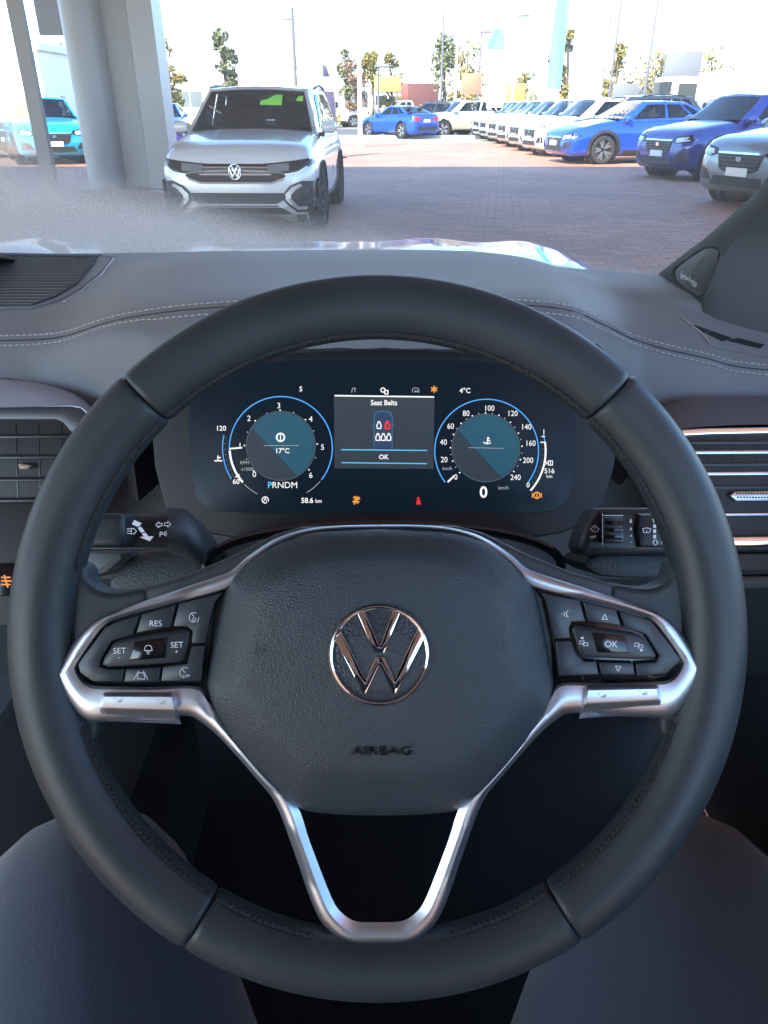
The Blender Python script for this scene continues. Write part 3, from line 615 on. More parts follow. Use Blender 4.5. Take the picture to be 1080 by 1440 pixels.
# signage pylon at the right edge
g = atY(1068, 60, 40); s_ = empty('dealer_sign', (g.x, 40, 0)); tag(s_, 'dark square pylon sign with white disc on white legs', 'sign')
box('sign_board', (0, 0, g.z-.1), (1.9, .25, 2.0), M_frame, s_, .03); lathe('white_disc', [(.001, -.16), (.52, -.16), (.52, -.12)], M_white, s_, 28, 'y', Matrix.Translation((.1, 0, g.z+.35)))
for x in (-.8, .8): box('sign_leg', (x, 0, (g.z-1.1)/2), (.16, .2, g.z-1.1), M_white, s_)
# brown box truck and white van
def truck(name, loc, yaw, mb, label, L=5.2, hb=3.2, wb=2.3):
    e = empty(name, loc, (0, 0, yaw)); tag(e, label, 'truck')
    box('cargo_box', (-.9, 0, .9+(hb-.9)/2), (L-1.6, wb, hb-.9), mb, e, .04); box('chassis', (0, 0, .7), (L+.6, .9, .2), M_trimblk, e)
    cb = box('cab', (L/2-.35, 0, 1.45), (1.5, wb-.15, 1.9), M_white, e, .18); box('windscreen', (L/2+.41, 0, 1.85), (.05, wb-.5, .75), M_glassdark, cb)
    for sy in (1, -1): box('side_window', (L/2-.2, sy*(wb/2-.07), 1.85), (.8, .05, .6), M_glassdark, cb)
    for x in (L/2-.5, -L/2+.6):
        for sy in (1, -1): empty_mesh_wheel(e, x, sy*(wb/2-.15), .46, sy, True)
b1 = atY(574, 145, 78); truck('box_truck', (b1.x, 78, 0), rad(215), mat('maroon_box', (.16, .06, .05), .6, var=.1), 'maroon box truck with white cab on the far road')
b2 = atY(1012, 140, 36); truck('delivery_van', (b2.x, 36, 0), rad(190), M_white, 'white box van parked in front of the small white yard office', 4.6, 2.6, 2.0)
# ---- trees
M_bark = mat('bark', (.09, .07, .05), .9, bump=('noise', 30, .5, .02), var=.3)
def tree(px, Y, h, r, col, label, seed, n=900, trunk=.35):
    rr = random.Random(seed); X = atY(px, 100, Y).x; e = empty('tree', (X, Y, 0)); tag(e, label, 'tree', 'trees beyond the yards')
    lf = mat('foliage_%d' % col[3], col[:3], .7, var=.45, vscale=1.2)
    bm = bmesh.new(); add_tube(bm, [(0, 0, 0), (.05*h, 0, h*.3), (.02*h, .02*h, h*.8)], [.03*h, .022*h, .006*h], 8)
    cl = []
    for k in range(11):
        a, z = rr.uniform(0, 6.28), rr.uniform(trunk, 1.0)*h; q = r*rr.uniform(.2, .85)*math.sin(math.pi*min(1, max(.12, (z/h-trunk)/(1-trunk)*.8+.15))); c = V((q*math.cos(a), q*math.sin(a), z)); cl.append((c, r*rr.uniform(.25, .48)))
        add_tube(bm, [(.03*h, 0, z*.65), tuple(c*.5+V((0, 0, z*.42))), tuple(c)], [.012*h, .008*h, .003*h], 5)
    bmobj('trunk', bm, M_bark, e, 50)
    vs_, fs = [], []
    for i in range(n):
        c, q = rr.choice(cl); d = V((rr.gauss(0, 1), rr.gauss(0, 1), rr.gauss(0, .8))).normalized()*q*rr.uniform(.35, 1)
        p = c+d; s = h*.028*rr.uniform(.6, 1.4); a = V((rr.gauss(0, 1), rr.gauss(0, 1), rr.gauss(0, 1))).normalized(); b = a.orthogonal().normalized(); k = len(vs_)
        vs_ += [p-a*s, p+b*s*.6, p+a*s, p-b*s*.6]; fs.append((k, k+1, k+2, k+3))
    mesh('crown', vs_, fs, lf, e, 0)
G1, G2, G3 = (.11, .12, .055, 1), (.17, .14, .03, 2), (.17, .10, .06, 3)
def ht(py, Y):
    return atY(540, py, Y).z
for i, (px, Y, top, r, c, lab) in enumerate([
    (312, 72, 40, 1.7, G1, 'tall thin dark tree above the white SUV roof'), (486, 70, 72, 1.1, G1, 'small green tree above the violet feather flag'),
    (496, 62, 92, 1.5, G3, 'bare reddish tree beside the white post'), (521, 70, 74, 1.3, G2, 'olive tree right of the white post'), (548, 72, 78, 1.5, G2, 'olive tree above the maroon truck cab'),
    (622, 68, 56, 2.6, G1, 'broad grey green tree above the maroon truck'), (655, 66, 66, 1.9, G2, 'yellow green tree left of the pale feather flag'),
    (795, 66, 40, 1.2, G2, 'slender yellow tree behind the blue banner'), (866, 64, 60, 1.4, G2, 'yellow green tree right of the white pylon'), (928, 66, 62, 2.6, G2, 'low wide yellowish tree behind the yard office'),
    (30, 62, 66, 2.6, G2, 'olive tree behind the showroom mullion'), (95, 64, 70, 2.4, G1, 'dark green tree left of the grey column'), (232, 66, 62, 1.8, G2, 'olive tree between column and white SUV'), (1000, 68, 70, 2.5, G2, 'far olive tree behind the dark pylon sign'), (740, 64, 108, 1.4, G2, 'yellow shrub like tree behind the pale feather flag')]):
    tree(px, Y, ht(top, Y), r, c, lab, 40+i, trunk=.3)
# clutter of the yards: hedges, masts, boards, wires
def shrub(px, Y, w, h, lab, seed):
    rr = random.Random(seed); X = atY(px, 140, Y).x; vs_, fs = [], []
    for i in range(260):
        p = V((rr.uniform(-w/2, w/2), rr.uniform(-.6, .6), h*rr.random()**.7*(.75+.25*math.sin(i)))); s = .16*rr.uniform(.6, 1.3); a = V((rr.gauss(0, 1), rr.gauss(0, 1), rr.gauss(0, 1))).normalized(); b = a.orthogonal().normalized(); k = len(vs_)
        vs_ += [p-a*s, p+b*s*.6, p+a*s, p-b*s*.6]; fs.append((k, k+1, k+2, k+3))
    e = empty('hedge', (X, Y, 0)); tag(e, lab, 'hedge'); mesh('foliage', vs_, fs, mat('foliage_2', G2[:3], .7, var=.45, vscale=1.2), e, 0); tube('stem', [(0, 0, 0), (.05, 0, h*.6)], .05, M_bark, e, 6)
for i, (px, Y, w_, h_, lab) in enumerate([(600, 60, 5, 1.6, 'clipped yellow hedge below the broad grey green tree'), (690, 58, 5, 1.8, 'yellow hedge behind the row of white cars'), (440, 60, 4, 1.6, 'low hedge behind the violet feather flag'), (900, 52, 5, 2.0, 'yellow hedge in front of the yard office'), (540, 64, 3, 1.2, 'low hedge behind the blue coupe')]): shrub(px, Y, w_, h_, lab, 90+i)
masts = [(402, 60, 6.5), (620, 58, 7.5), (640, 62, 8.5), (672, 56, 5.5), (720, 52, 6.0), (905, 44, 6.8), (1043, 42, 7.2), (532, 46, 3.2)]
for i, (px, Y, h) in enumerate(masts):
    X = atY(px, 140, Y).x; e = empty('light_mast', (X, Y, 0)); tag(e, 'slim yard light mast standing among the far stock cars', 'mast', 'slim masts in the far yards')
    lathe('shaft', [(.09, 0), (.07, h*.5), (.05, h), (.001, h)], M_pole if i % 2 else M_white, e, 8); box('lamp_head', (.3, 0, h), (.7, .25, .10), M_pole, e, .02)
def board(px, py, Y, w, h, m, lab):
    p = atY(px, py, Y); e = empty('sign_board', (p.x, Y, 0)); tag(e, lab, 'sign'); box('panel', (0, 0, p.z), (w, .12, h), m, e, .01)
    for x in (-w*.35, w*.35): box('leg', (x, .1, (p.z-h/2)/2), (.10, .08, p.z-h/2), M_pole, e)
board(545, 118, 58, 1.8, .9, mat('ochre_board', (.45, .30, .06), .6, var=.1), 'ochre sign board left of the maroon truck')
board(663, 118, 56, 1.3, 1.2, mat('rust_board', (.35, .13, .07), .6, var=.1), 'rust red sign board behind the tan SUV')
board(725, 130, 55, 1.2, 1.0, mat('ochre_board', (.45, .30, .06), .6, var=.1), 'ochre sign board behind the white car row')
board(960, 92, 43, 1.8, 1.2, mat('slate_board', (.12, .13, .14), .6, var=.1), 'slate grey sign board beside the yard office')
board(880, 130, 45, 1.4, .8, mat('slate_board', (.12, .13, .14), .6, var=.1), 'slate grey low sign board behind the charcoal wagon')
wr_ = empty('overhead_wire', (0, 58, 0)); tag(wr_, 'thin dark overhead wires strung above the far yards', 'wire')
for zz in (6.1, 6.5): tube('wire', [(-6+k*1.6, 0, zz-.35*math.sin(math.pi*k/20)) for k in range(21)], .025, M_pole, wr_, 5)
for x in (-6, 26): lathe('wire_pole', [(.14, 0), (.10, 7), (.001, 7)], M_pole, wr_, 8, 'z', Matrix.Translation((x, 0, 0)))
# ================================================================== OUR CAR: body shell, glass
XC = -.37                                            # car centre line (the driver sits on the right)
carb = empty('car_body', (XC, 1.2, 0)); tag(carb, 'blue bodied car around us with bonnet, pillar trim and cabin floor', 'car')
CB = V((XC, 1.2, 0))
def cb(p): return V(p)-CB
M_bonnet = mat('bonnet_blue', (.012, .05, .34), .07, .5, var=.02, coat=0, spec=.4)
rows = []
for i in range(31):
    Y = 1.30+(2.42-1.30)*i/30; row = []
    for k in range(61):
        u = -1+2*k/60; X = XC+u*.82*(1-.06*sstep(Y, 1.7, 2.4))
        zc = interp(Y, [1.30, 1.5, 1.7, 1.9, 2.05, 2.2, 2.3, 2.42], [1.052, 1.050, 1.043, 1.028, 1.006, .97, .93, .80])
        au = abs(u); ridge = .010*math.exp(-((au-.60)/.10)**2)*sstep(Y, 1.30, 1.7)+.007*math.exp(-((au-.86)/.07)**2)*sstep(Y, 1.3, 1.5)
        row.append(cb((X, Y, zc-.014+ridge-.008*u*u-.22*max(0, au-.93)**1.2*6)))
    rows.append(row)
loft('bonnet', rows, M_bonnet, carb, 60)
loft('cowl', [[cb((XC+u*.86, 1.25-.2*u*u+dy, z)) for u in [-1+.1*k for k in range(21)]] for dy, z in ((-.03, 1.09), (.02, 1.068), (.10, 1.042), (.14, 1.03))], M_trimblk, carb)
# windscreen with its dust film and a painted haze
def gl_pt(u, v):
    Y0 = 1.235-.20*u*u; return V((XC+u*(.86-.10*v), Y0-(.60)*v-.03*math.sin(math.pi*v)*0, 1.085+.52*v+.035*math.sin(math.pi*v)))
wm = bpy.data.materials.new('dusty_hazed_windscreen'); wm.use_nodes = True; nt = wm.node_tree; nt.nodes.remove(nt.nodes['Principled BSDF'])
N_ = nt.nodes.new; Lk = nt.links.new
tr = N_('ShaderNodeBsdfTransparent'); tr.inputs[0].default_value = (.985, .99, .99, 1); gl_ = N_('ShaderNodeBsdfGlossy'); gl_.inputs['Roughness'].default_value = .02
df = N_('ShaderNodeBsdfDiffuse'); df.inputs[0].default_value = (.76, .73, .69, 1); tl = N_('ShaderNodeBsdfTranslucent'); tl.inputs[0].default_value = (.84, .81, .77, 1)
dm = N_('ShaderNodeMixShader'); dm.inputs[0].default_value = .6; Lk(df.outputs[0], dm.inputs[1]); Lk(tl.outputs[0], dm.inputs[2])
fz_ = N_('ShaderNodeFresnel'); fz_.inputs[0].default_value = 1.2
cl_ = N_('ShaderNodeMixShader'); Lk(fz_.outputs[0], cl_.inputs[0]); Lk(tr.outputs[0], cl_.inputs[1]); Lk(gl_.outputs[0], cl_.inputs[2])
tc = N_('ShaderNodeTexCoord'); sx = N_('ShaderNodeSeparateXYZ'); Lk(tc.outputs['Object'], sx.inputs[0])
def mth(op, a, b=None, c=None, clamp=False):
    n = N_('ShaderNodeMath'); n.operation = op; n.use_clamp = clamp
    for i, q in enumerate((a, b, c)):
        if q is None: continue
        if isinstance(q, (int, float)): n.inputs[i].default_value = q
        else: Lk(q, n.inputs[i])
    return n.outputs[0]
def noise(scale, det=4):
    n = N_('ShaderNodeTexNoise'); n.inputs['Scale'].default_value = scale; n.inputs['Detail'].default_value = det; Lk(tc.outputs['Object'], n.inputs['Vector']); return n.outputs['Fac']
# grime and painted glare, thickest low on the glass on the passenger side, thinning up and toward the driver (object z is height on the glass)
n1_ = noise(9, 5); edge = mth('MAXIMUM', mth('SUBTRACT', .112, mth('MULTIPLY', sx.outputs['X'], .28)), mth('SUBTRACT', .078, mth('MULTIPLY', sx.outputs['X'], .115)))
g0 = mth('ADD', .5, mth('MULTIPLY', mth('SUBTRACT', edge, sx.outputs['Z']), 13)); g0 = mth('ADD', g0, mth('MULTIPLY', mth('SUBTRACT', n1_, .5), .6))
g1 = N_('ShaderNodeMapRange'); g1.interpolation_type = 'SMOOTHSTEP'; g1.inputs[1].default_value = -.05; g1.inputs[2].default_value = 1.05; g1.inputs[3].default_value = 0; g1.inputs[4].default_value = .78; Lk(g0, g1.inputs[0])
sp = mth('ADD', .95, mth('MULTIPLY', mth('SUBTRACT', noise(380, 2), .5), 1.0))
film = mth('MULTIPLY', g1.outputs[0], sp)
spk = N_('ShaderNodeTexVoronoi'); spk.inputs['Scale'].default_value = 160; Lk(tc.outputs['Object'], spk.inputs['Vector'])
sp2 = mth('MULTIPLY', mth('LESS_THAN', spk.outputs['Distance'], .10), mth('GREATER_THAN', noise(60, 2), .62)); sp2 = mth('MULTIPLY', sp2, .25)
veil = mth('ADD', mth('ADD', film, .115), sp2, clamp=True)  # constant part is a painted haze that washes out the distance
fin = N_('ShaderNodeMixShader'); Lk(veil, fin.inputs[0]); Lk(cl_.outputs[0], fin.inputs[1]); Lk(dm.outputs[0], fin.inputs[2]); Lk(fin.outputs[0], nt.nodes['Material Output'].inputs[0])
ws_o = V((XC, 1.2, 1.085))
ws = loft('windscreen', [[gl_pt(-1+2*k/24, v/12)-ws_o for k in range(25)] for v in range(13)], wm, None, 60); ws.location = ws_o
tag(ws, 'dusty front windscreen with painted haze, and grime and glare speckled along its lower edge', 'windscreen')
# right A-pillar trim and door top
M_pill = mat('pillar_fabric', (.055, .062, .066), .8, bump=('noise', 900, .35, .0006), var=.06)
A_ = [(905, 402, 1.02), (935, 378, 1.0), (968, 352, .975), (1013, 318, .94), (1080, 258, .885), (1180, 150, .80), (1300, 20, .72)]
B_ = [(985, 452, .885), (992, 425, .875), (1008, 380, .86), (1034, 335, .835), (1082, 285, .79), (1170, 200, .72), (1300, 60, .64)]
D_ = [(1330, 620, .84), (1330, 580, .84), (1340, 520, .84), (1350, 400, .84), (1370, 320, .80), (1420, 220, .73), (1480, 90, .66)]
Al, Bl, Dl = (catmull([P(*q) for q in l], 5) for l in (A_, B_, D_))
rows = []
for a, b, d in zip(Al, Bl, Dl):
    mid = (a+b)/2; bulge = V((-.010, -.004, .006))
    out = a+V((.05, .03, -.01))
    rows.append([cb(p) for p in (out, a+V((.006, .008, 0)), a, a*.85+b*.15+bulge*.5, a*.6+b*.4+bulge, a*.3+b*.7+bulge*.9, b*.93+a*.07+bulge*.35, b, b*.93+d*.07, b*.7+d*.3, d)])
pil = loft('pillar_trim', rows, M_pill, carb, 50)
pbv = BVHTree.FromPolygons([v.co+CB for v in pil.data.vertices], [tuple(p.vertices) for p in pil.data.polygons])
def z5b(x, y): return (900+x/6, 320+y/6)
def ctrd(pts, k):
    cx = sum(p[0] for p in pts)/len(pts); cy = sum(p[1] for p in pts)/len(pts); return [(cx+(a-cx)*k, cy+(b-cy)*k) for a, b in pts]
tw = [z5b(*q) for q in ((270, 400), (300, 340), (420, 250), (540, 170), (600, 152), (665, 165), (690, 190), (690, 240), (640, 380), (560, 560), (520, 610), (470, 600), (300, 480))]
tws = [(p.x, p.y) for p in chaikin([(a, b, 0) for a, b in tw], 1)]
def dpc(name, pts, off, m, par, thick=.001, cuts=2, bv=None):
    v2, fs = fillpoly(pts, cuts); return shell(name, [cb(hit(bv or pbv, a, b, off)) for a, b in v2], fs, thick, m, par)
tube('tweeter_rim', [cb(hit(pbv, a, b, .001)) for a, b in tws], .0022, M_pill, carb, 6, True)
tg = dpc('tweeter_grille', ctrd(tws, .88), .002, mat('tweeter_mesh', (.17, .175, .18), .5, .3, bump=('leather', 900, 1, .002), var=.1), carb)
# small perforation lattice
bm = bmesh.new(); gp = ctrd(tws, .84)
def inside(p, poly):
    c = False; n = len(poly)
    for i in range(n):
        a, b = poly[i], poly[(i+1) % n]
        if (a[1] > p[1]) != (b[1] > p[1]) and p[0] < (b[0]-a[0])*(p[1]-a[1])/(b[1]-a[1])+a[0]: c = not c
    return c
for j in range(26):
    for i in range(26):
        q = (945+i*2.6+(j % 2)*1.3, 345+j*2.6)
        if inside(q, gp):
            h_ = cb(hit(pbv, q[0], q[1], .0035)); add_box(bm, h_, (.0008, .0008, .0008))
hl = bmobj('perforation', bm, mat('perforation_dark', (.008, .008, .009), .9, var=0), tg, 0); hl['kind'] = 'stuff'
# lettering strip on the tweeter
me = text_mesh('harman/kardon', .02); 
ax0 = hit(pbv, 957, 386, .008); ax1 = hit(pbv, 980, 401, .008); ex = (ax1-ax0); wT = ex.length; ex = ex.normalized(); ey = (Up-ex*Up.dot(ex)).normalized(); kk = wT/6.2
for v in me.vertices: v.co = cb((ax0+ax1)/2+ex*(v.co.x*kk)+ey*((v.co.y-.3)*kk*1.5))
link('lettering', me, mat('silver_lettering', (.75, .75, .74), .4, var=0), tg, 0)
# cabin shell: floor, firewall, door card
box('floor_pan', cb((-.3, .2, .22)), (1.7, 2.0, .04), M_carpet, carb)
box('firewall', cb((-.3, 1.12, .62)), (1.7, .05, .84), M_carpet, carb)
box('door_card', cb((.60, .1, .62)), (.07, 1.7, .84), M_lowdash, carb, .02)
box('centre_tunnel', cb((-.42, .35, .40)), (.24, 1.1, .34), M_lowdash, carb, .03)
# ================================================================== DASHBOARD
dsh = empty('dashboard', (XC, .8, .9)); tag(dsh, 'soft grey dashboard with pale double stitching and air vents', 'dashboard'); DB = V((XC, .8, .9))
def db(p): return V(p)-DB
TX = [-1.2, -.8, -.65, -.55, -.48, -.42, -.35, -.265, -.16, 0, .16, .225, .28, .36, .42, .65]
TZ = [1.07, 1.071, 1.072, 1.073, 1.0738, 1.0755, 1.082, 1.113, 1.132, 1.14, 1.132, 1.104, 1.0745, 1.055, 1.043, 1.03]
tzc = catmull([(x, z, 0) for x, z in zip(TX, TZ)], 8)
def z3(X): return interp(X, [p.x for p in tzc], [p.y for p in tzc])
def lowz(X, z):
    a = abs(X); return min(z-(.034 if X < .3 else .042), interp(a, [.20, .235, .26, .30, .33, .38, .60], [1.2, 1.03, 1.01, 1.005, 1.01, 1.03, 1.2]))
def prof(X):
    z = z3(X); b = max(0, min(1, (z-1.075)/.065)); d = min(0, z-1.075); u = (X-XC)/.82
    Y0 = 1.245-.20*u*u
    return catmull([(Y0, 1.092+.004*b, 0), (Y0-.06, 1.102+.008*b, 0), (1.0 if u < .6 else 1.0-.12*(u-.6)/.4, 1.108+.030*b+d*.3, 0), (.88-.06*b, 1.100+.042*b+d*.7, 0), (.82-.085*b, 1.086+.058*b+d*.95, 0), (.80-.10*b, z, 0), (.787-.115*b, z-.018, 0), (.775-.11*b, lowz(X, z), 0)], 5)
XS = [-1.15+.06*k for k in range(11)]+[-.53+.0125*k for k in range(90)]
XS = [x for x in XS if x <= .585]
PR = [[V((X, p.x, p.y)) for p in prof(X)] for X in XS]
dtop = loft('upper_pad', [[db(p) for p in r] for r in PR], M_dash, dsh, 60)
dbv = BVHTree.FromPolygons([v.co+DB for v in dtop.data.vertices], [tuple(p.vertices) for p in dtop.data.polygons])
# stitches follow the crest seam
def seam_pt(X, s):
    q = prof(X); i = 25+s; i0 = int(math.floor(i)); t = i-i0; a, b = q[i0], q[i0+1]; p = a*(1-t)+b*t; return V((X, p.x, p.y))
nrm_up = V((0, -.35, .94))
bm = bmesh.new()
for s in (-1.6, 1.4):
    X = -.62
    while X < .56:
        a = seam_pt(X, s)+nrm_up*.0012; b = seam_pt(X+.0042, s)+nrm_up*.0012; m_ = (a+b)/2+nrm_up*.0001
        add_tube(bm, [db(a-nrm_up*.0006), db(m_), db(b-nrm_up*.0006)], .0006, 5); X += .0066
st = bmobj('stitching', bm, M_thread, dsh, 50); st['kind'] = 'stuff'
tube('seam_groove', [db(seam_pt(-.62+.02*k, -.1)+nrm_up*.0001) for k in range(60)], .0007, M_dthread, dsh, 6)
# top grille at the left, with its slats
def dpd(name, pts, off, m, par=None, thick=.0015, cuts=3): 
    v2, fs = fillpoly(pts, cuts); return shell(name, [db(hit(dbv, a, b, off)) for a, b in v2], fs, thick, m, par or dsh)
gpoly = [(-90, 357), (138, 361), (132, 372), (108, 400), (80, 417), (45, 430), (-90, 432)]
gr = dpd('defroster_grille', gpoly, .0015, mat('grille_recess', (.045, .05, .06), .7, var=.1))
tube('grille_frame', [db(hit(dbv, a, b, .002)) for a, b in [(-90, 356), (140, 360), (158, 362), (140, 384), (112, 406), (82, 423), (45, 433), (-90, 435)]], .0022, M_dash, gr, 6)
for j in range(17):
    y = 361+j*4.2
    xs = [x for x in range(-88, 140, 2) if inside((x, y), gpoly)]
    if len(xs) > 6: tube('slat', [db(hit(dbv, x, y, .0035)) for x in range(xs[0], xs[-1]+1, 12)], .0015, M_dash, gr, 5)
tube('pad_highlight_edge', [db(hit(dbv, a, b, .001)) for a, b in [(160, 364), (142, 387), (114, 409), (90, 424)]], .0013, M_satin, gr, 5)
# side demister vent at the right
dv = dpd('demister_vent', [z5b(*q) for q in ((340, 745), (560, 805), (900, 890), (1080, 935), (1240, 980), (1240, 1130), (1080, 1095), (640, 1015), (600, 990), (540, 910))], .0015, M_dash, None, .002)
for pl in (((460, 820), (600, 868), (545, 882)), ((612, 872), (775, 930), (700, 955), (560, 890)), ((825, 930), (1050, 985), (1015, 1015), (740, 948))):
    dpd('vent_slot', [z5b(*q) for q in pl], .0038, mat('slot_black', (.010, .011, .013), .8, var=0), dv, .001, 1)
tube('vent_edge', [db(hit(dbv, *z5b(*q), .002)) for q in ((340, 750), (420, 815), (500, 880), (545, 920), (600, 995))], .0010, M_satin, dv, 5)
# cluster hood inner walls and dash face under the pad
M_hood = mat('hood_black', (.007, .009, .013), .6, bump=('leather', 900, .3, .0004), var=.08)
hood = []
for t in range(21):
    a = math.pi*(1-t/20); X = .262*math.cos(a); zt_ = .93+(.175)*max(0, math.sin(a))**.42
    bb = max(0, min(1, (z3(X*1.05)-1.075)/.065)); yo = .075*(1-bb)
    hood.append([db((X*k1, min(.80, y+yo), zt_+dz)) for y, k1, dz in ((.80, 1.06, -.01), (.70, 1.06, -.004), (.676, 1.05, .004), (.668, 1.03, .006), (.664, 1.0, 0), (.70, .985, -.004), (.80, .97, -.012))])
loft('cluster_hood', hood, M_hood, dsh, 60)
box('hood_back', db((0, .82, .94)), (.56, .02, .22), M_hood, dsh)
# lower dash
low = []
for X in [-1.15+.1*k for k in range(18)]:
    low.append([db((X, y, z)) for y, z in ((.80, 1.03), (.795, .93), (.76, .84), (.745, .80), (.76, .72), (.80, .60), (.95, .50))])
loft('lower_dash', low, M_lowdash, dsh, 30)
# ---- left ledge and vent; right vent (assemblies square to the driver)
M_ledge = mat('silver_grey_ledge', (.34, .40, .50), .42, .0, var=.04)
led = catmull([P(x, y, .81) for x, y in ((-160, 522), (0, 530), (60, 538), (105, 553), (135, 575))], 4)
led2 = catmull([P(x, y, .735) for x, y in ((-160, 572), (0, 573), (70, 571), (108, 571), (128, 582))], 4)
loft('left_ledge', [[db(a*.97+b*.03), db(a*.6+b*.4+V((0, 0, .004))), db(a*.3+b*.7+V((0, 0, .004))), db(b)] for a, b in zip(led, led2)], M_ledge, dsh, 50)
led = catmull([P(x, y, .80) for x, y in ((915, 578), (945, 566), (985, 557), (1080, 556), (1250, 560))], 4)
led2 = catmull([P(x, y, .745) for x, y in ((935, 612), (958, 604), (990, 600), (1080, 597), (1250, 600))], 4)
loft('right_ledge', [[db(a*.97+b*.03), db(a*.6+b*.4+V((0, 0, .004))), db(a*.3+b*.7+V((0, 0, .003))), db(b)] for a, b in zip(led, led2)], mat('right_ledge_grey', (.10, .105, .12), .5, var=.05), dsh, 50)
M_headl = mat('headliner', (.45, .45, .46), .9, var=.05)
loft('roof_lining', [[cb((XC+u*(.72), y, z-.05*u*u)) for u in [-1+.25*k for k in range(9)]] for y, z in ((.56, 1.60), (.45, 1.63), (0, 1.66), (-.8, 1.66), (-1.7, 1.60))], M_headl, carb, 60)  # unseen roof lining, added to darken the cabin
box('rear_light_blocker', cb((XC, -1.75, .95)), (1.5, .06, 1.3), M_lowdash, carb)  # unseen wall added behind the seats to block light from the rear
class Sub(Frame):
    """frame whose parts hang under an existing thing"""
    def __init__(s, parent, base, depth):
        s.d = depth; s.ox = s.oy = 0; s.o = parent; s.base = V(base)
    def __call__(s, px, py, h=0.0): return P(px, py, s.d-h)-s.base
    def slab(s, name, pts, h0, h1, m, bev=.0006, parent=None, segs=2, smooth=0, angle=35, flare=0):
        if smooth: pts = [(p.x, p.y) for p in chaikin([(a, b, 0) for a, b in pts], smooth)]
        o = slab(name, [V(((a-540)/FPX*(s.d-h1), (720-b)/FPX*(s.d-h1), 0)) for a, b in pts], h0, h1, m, None, bev, segs, angle)
        rt = Matrix.Rotation(rad(90)-PITCH, 3, 'X'); og = P(540, 720, s.d)-s.base
        for v in o.data.vertices: v.co = rt @ v.co + og
        o.parent = parent or s.o; return o
M_ventblk = mat('vent_black', (.010, .011, .013), .5, var=.05)
M_slat = mat('vent_slat', (.013, .015, .019), .35, var=.05)
LV = Sub(dsh, DB, .745)
lv = LV.slab('air_vent', [(-200, 572), (100, 571), (116, 574), (124, 584), (118, 620), (100, 706), (-200, 712)], -.05, -.002, M_ventblk, .003)
LV.slab('vent_bezel', [(-200, 570), (104, 569), (120, 574), (127, 586), (112, 612), (98, 606), (88, 594), (78, 590), (-200, 590)], -.01, .004, mat('bezel_dark', (.045, .048, .056), .35, var=.05), .002, lv)
LV.line('bezel_chrome', [[(-200, 572), (100, 570.5), (114, 573), (124, 582)]], 2.2, .0045, M_satin, lv)
for k, y in enumerate((612, 641, 673, 702)):
    LV.slab('slat', [(-200, y), (118-k*4, y-2), (116-k*4, y+4), (-200, y+6)], -.006, .002, M_slat, .0015, lv)
for x in (20, 52, 84): LV.slab('fin', [(x, 596), (x+2.5, 596), (x+6.5, 700), (x+4, 700)], -.03, -.0015, M_slat, .0003, lv)
LV.slab('slider_tab', [(24, 652), (44, 654), (40, 659), (28, 660)], -.002, .007, mat('tab_tan', (.30, .24, .16), .4, var=.05), .001, lv)
LV.slab('lower_trim', [(-200, 706), (66, 704), (46, 770), (30, 880), (-200, 890)], -.02, -.006, M_ventblk, .004)
sw = LV.slab('light_switch_panel', [(-80, 795), (26, 792), (20, 838), (-80, 842)], -.01, -.003, M_gloss, .002)
og = glow('amber_glow', (1, .30, .03), 1.0)
LV.line('switch_symbol', [[(2, 812), (14, 812)], [(2, 817), (16, 817)], [(2, 822), (14, 822)], [(6, 809), (11, 826)]], 2.2, -.0022, og, sw)
RV = Sub(dsh, DB, .745)
rv = RV.slab('air_vent', [(925, 602), (1260, 598), (1260, 772), (990, 776)], -.05, -.002, M_ventblk, .003)
RV.slab('chrome_upper_bar', [(948, 611), (962, 604), (1000, 601.5), (1260, 597), (1260, 607), (1000, 612), (960, 614)], -.004, .004, M_chrome, .0018, rv, 3)
for y, h, m in ((634, 5, M_satin), (664, 5, M_satin), (722, 4, M_satin)): RV.slab('slat', [(925, y), (1260, y-2), (1260, y-2+h), (925, y+h)], -.008, .002, m, .0012, rv)
for y in (619, 650, 682): RV.slab('slat', [(925, y), (1260, y-1), (1260, y+5), (925, y+6)], -.012, -.001, M_slat, .0012, rv)
for x in (998, 1032, 1066): RV.slab('fin', [(x, 612), (x+2, 612), (x-2, 690), (x-4, 690)], -.03, -.0016, M_slat, .0003, rv)
th = RV.slab('thumb_wheel', [(1026, 697), (1034, 691), (1200, 689), (1200, 704), (1036, 705)], -.004, .006, M_satin, .002, rv)
bm = bmesh.new()
for k in range(26):
    for j in range(2): add_box(bm, RV(1036+k*4.2+(j*2), 694+j*5.5, .0065), (.0018, .0012, .0012), Matrix.Rotation(rad(45), 3, 'Y'))
kn = bmobj('knurling', bm, M_chrome, th, 0); kn['kind'] = 'stuff'
RV.slab('lower_chrome_bar', [(985, 755), (1260, 752), (1260, 767), (985, 769)], -.006, .006, M_chrome, .003, rv, 3)
RV.slab('knee_pad', [(940, 779), (1260, 776), (1260, 800), (945, 806)], -.02, .002, M_lowdash, .004)
RV.slab('lower_ledge', [(945, 812), (1260, 806), (1260, 826), (950, 830)], -.02, -.002, M_blackpl, .003)
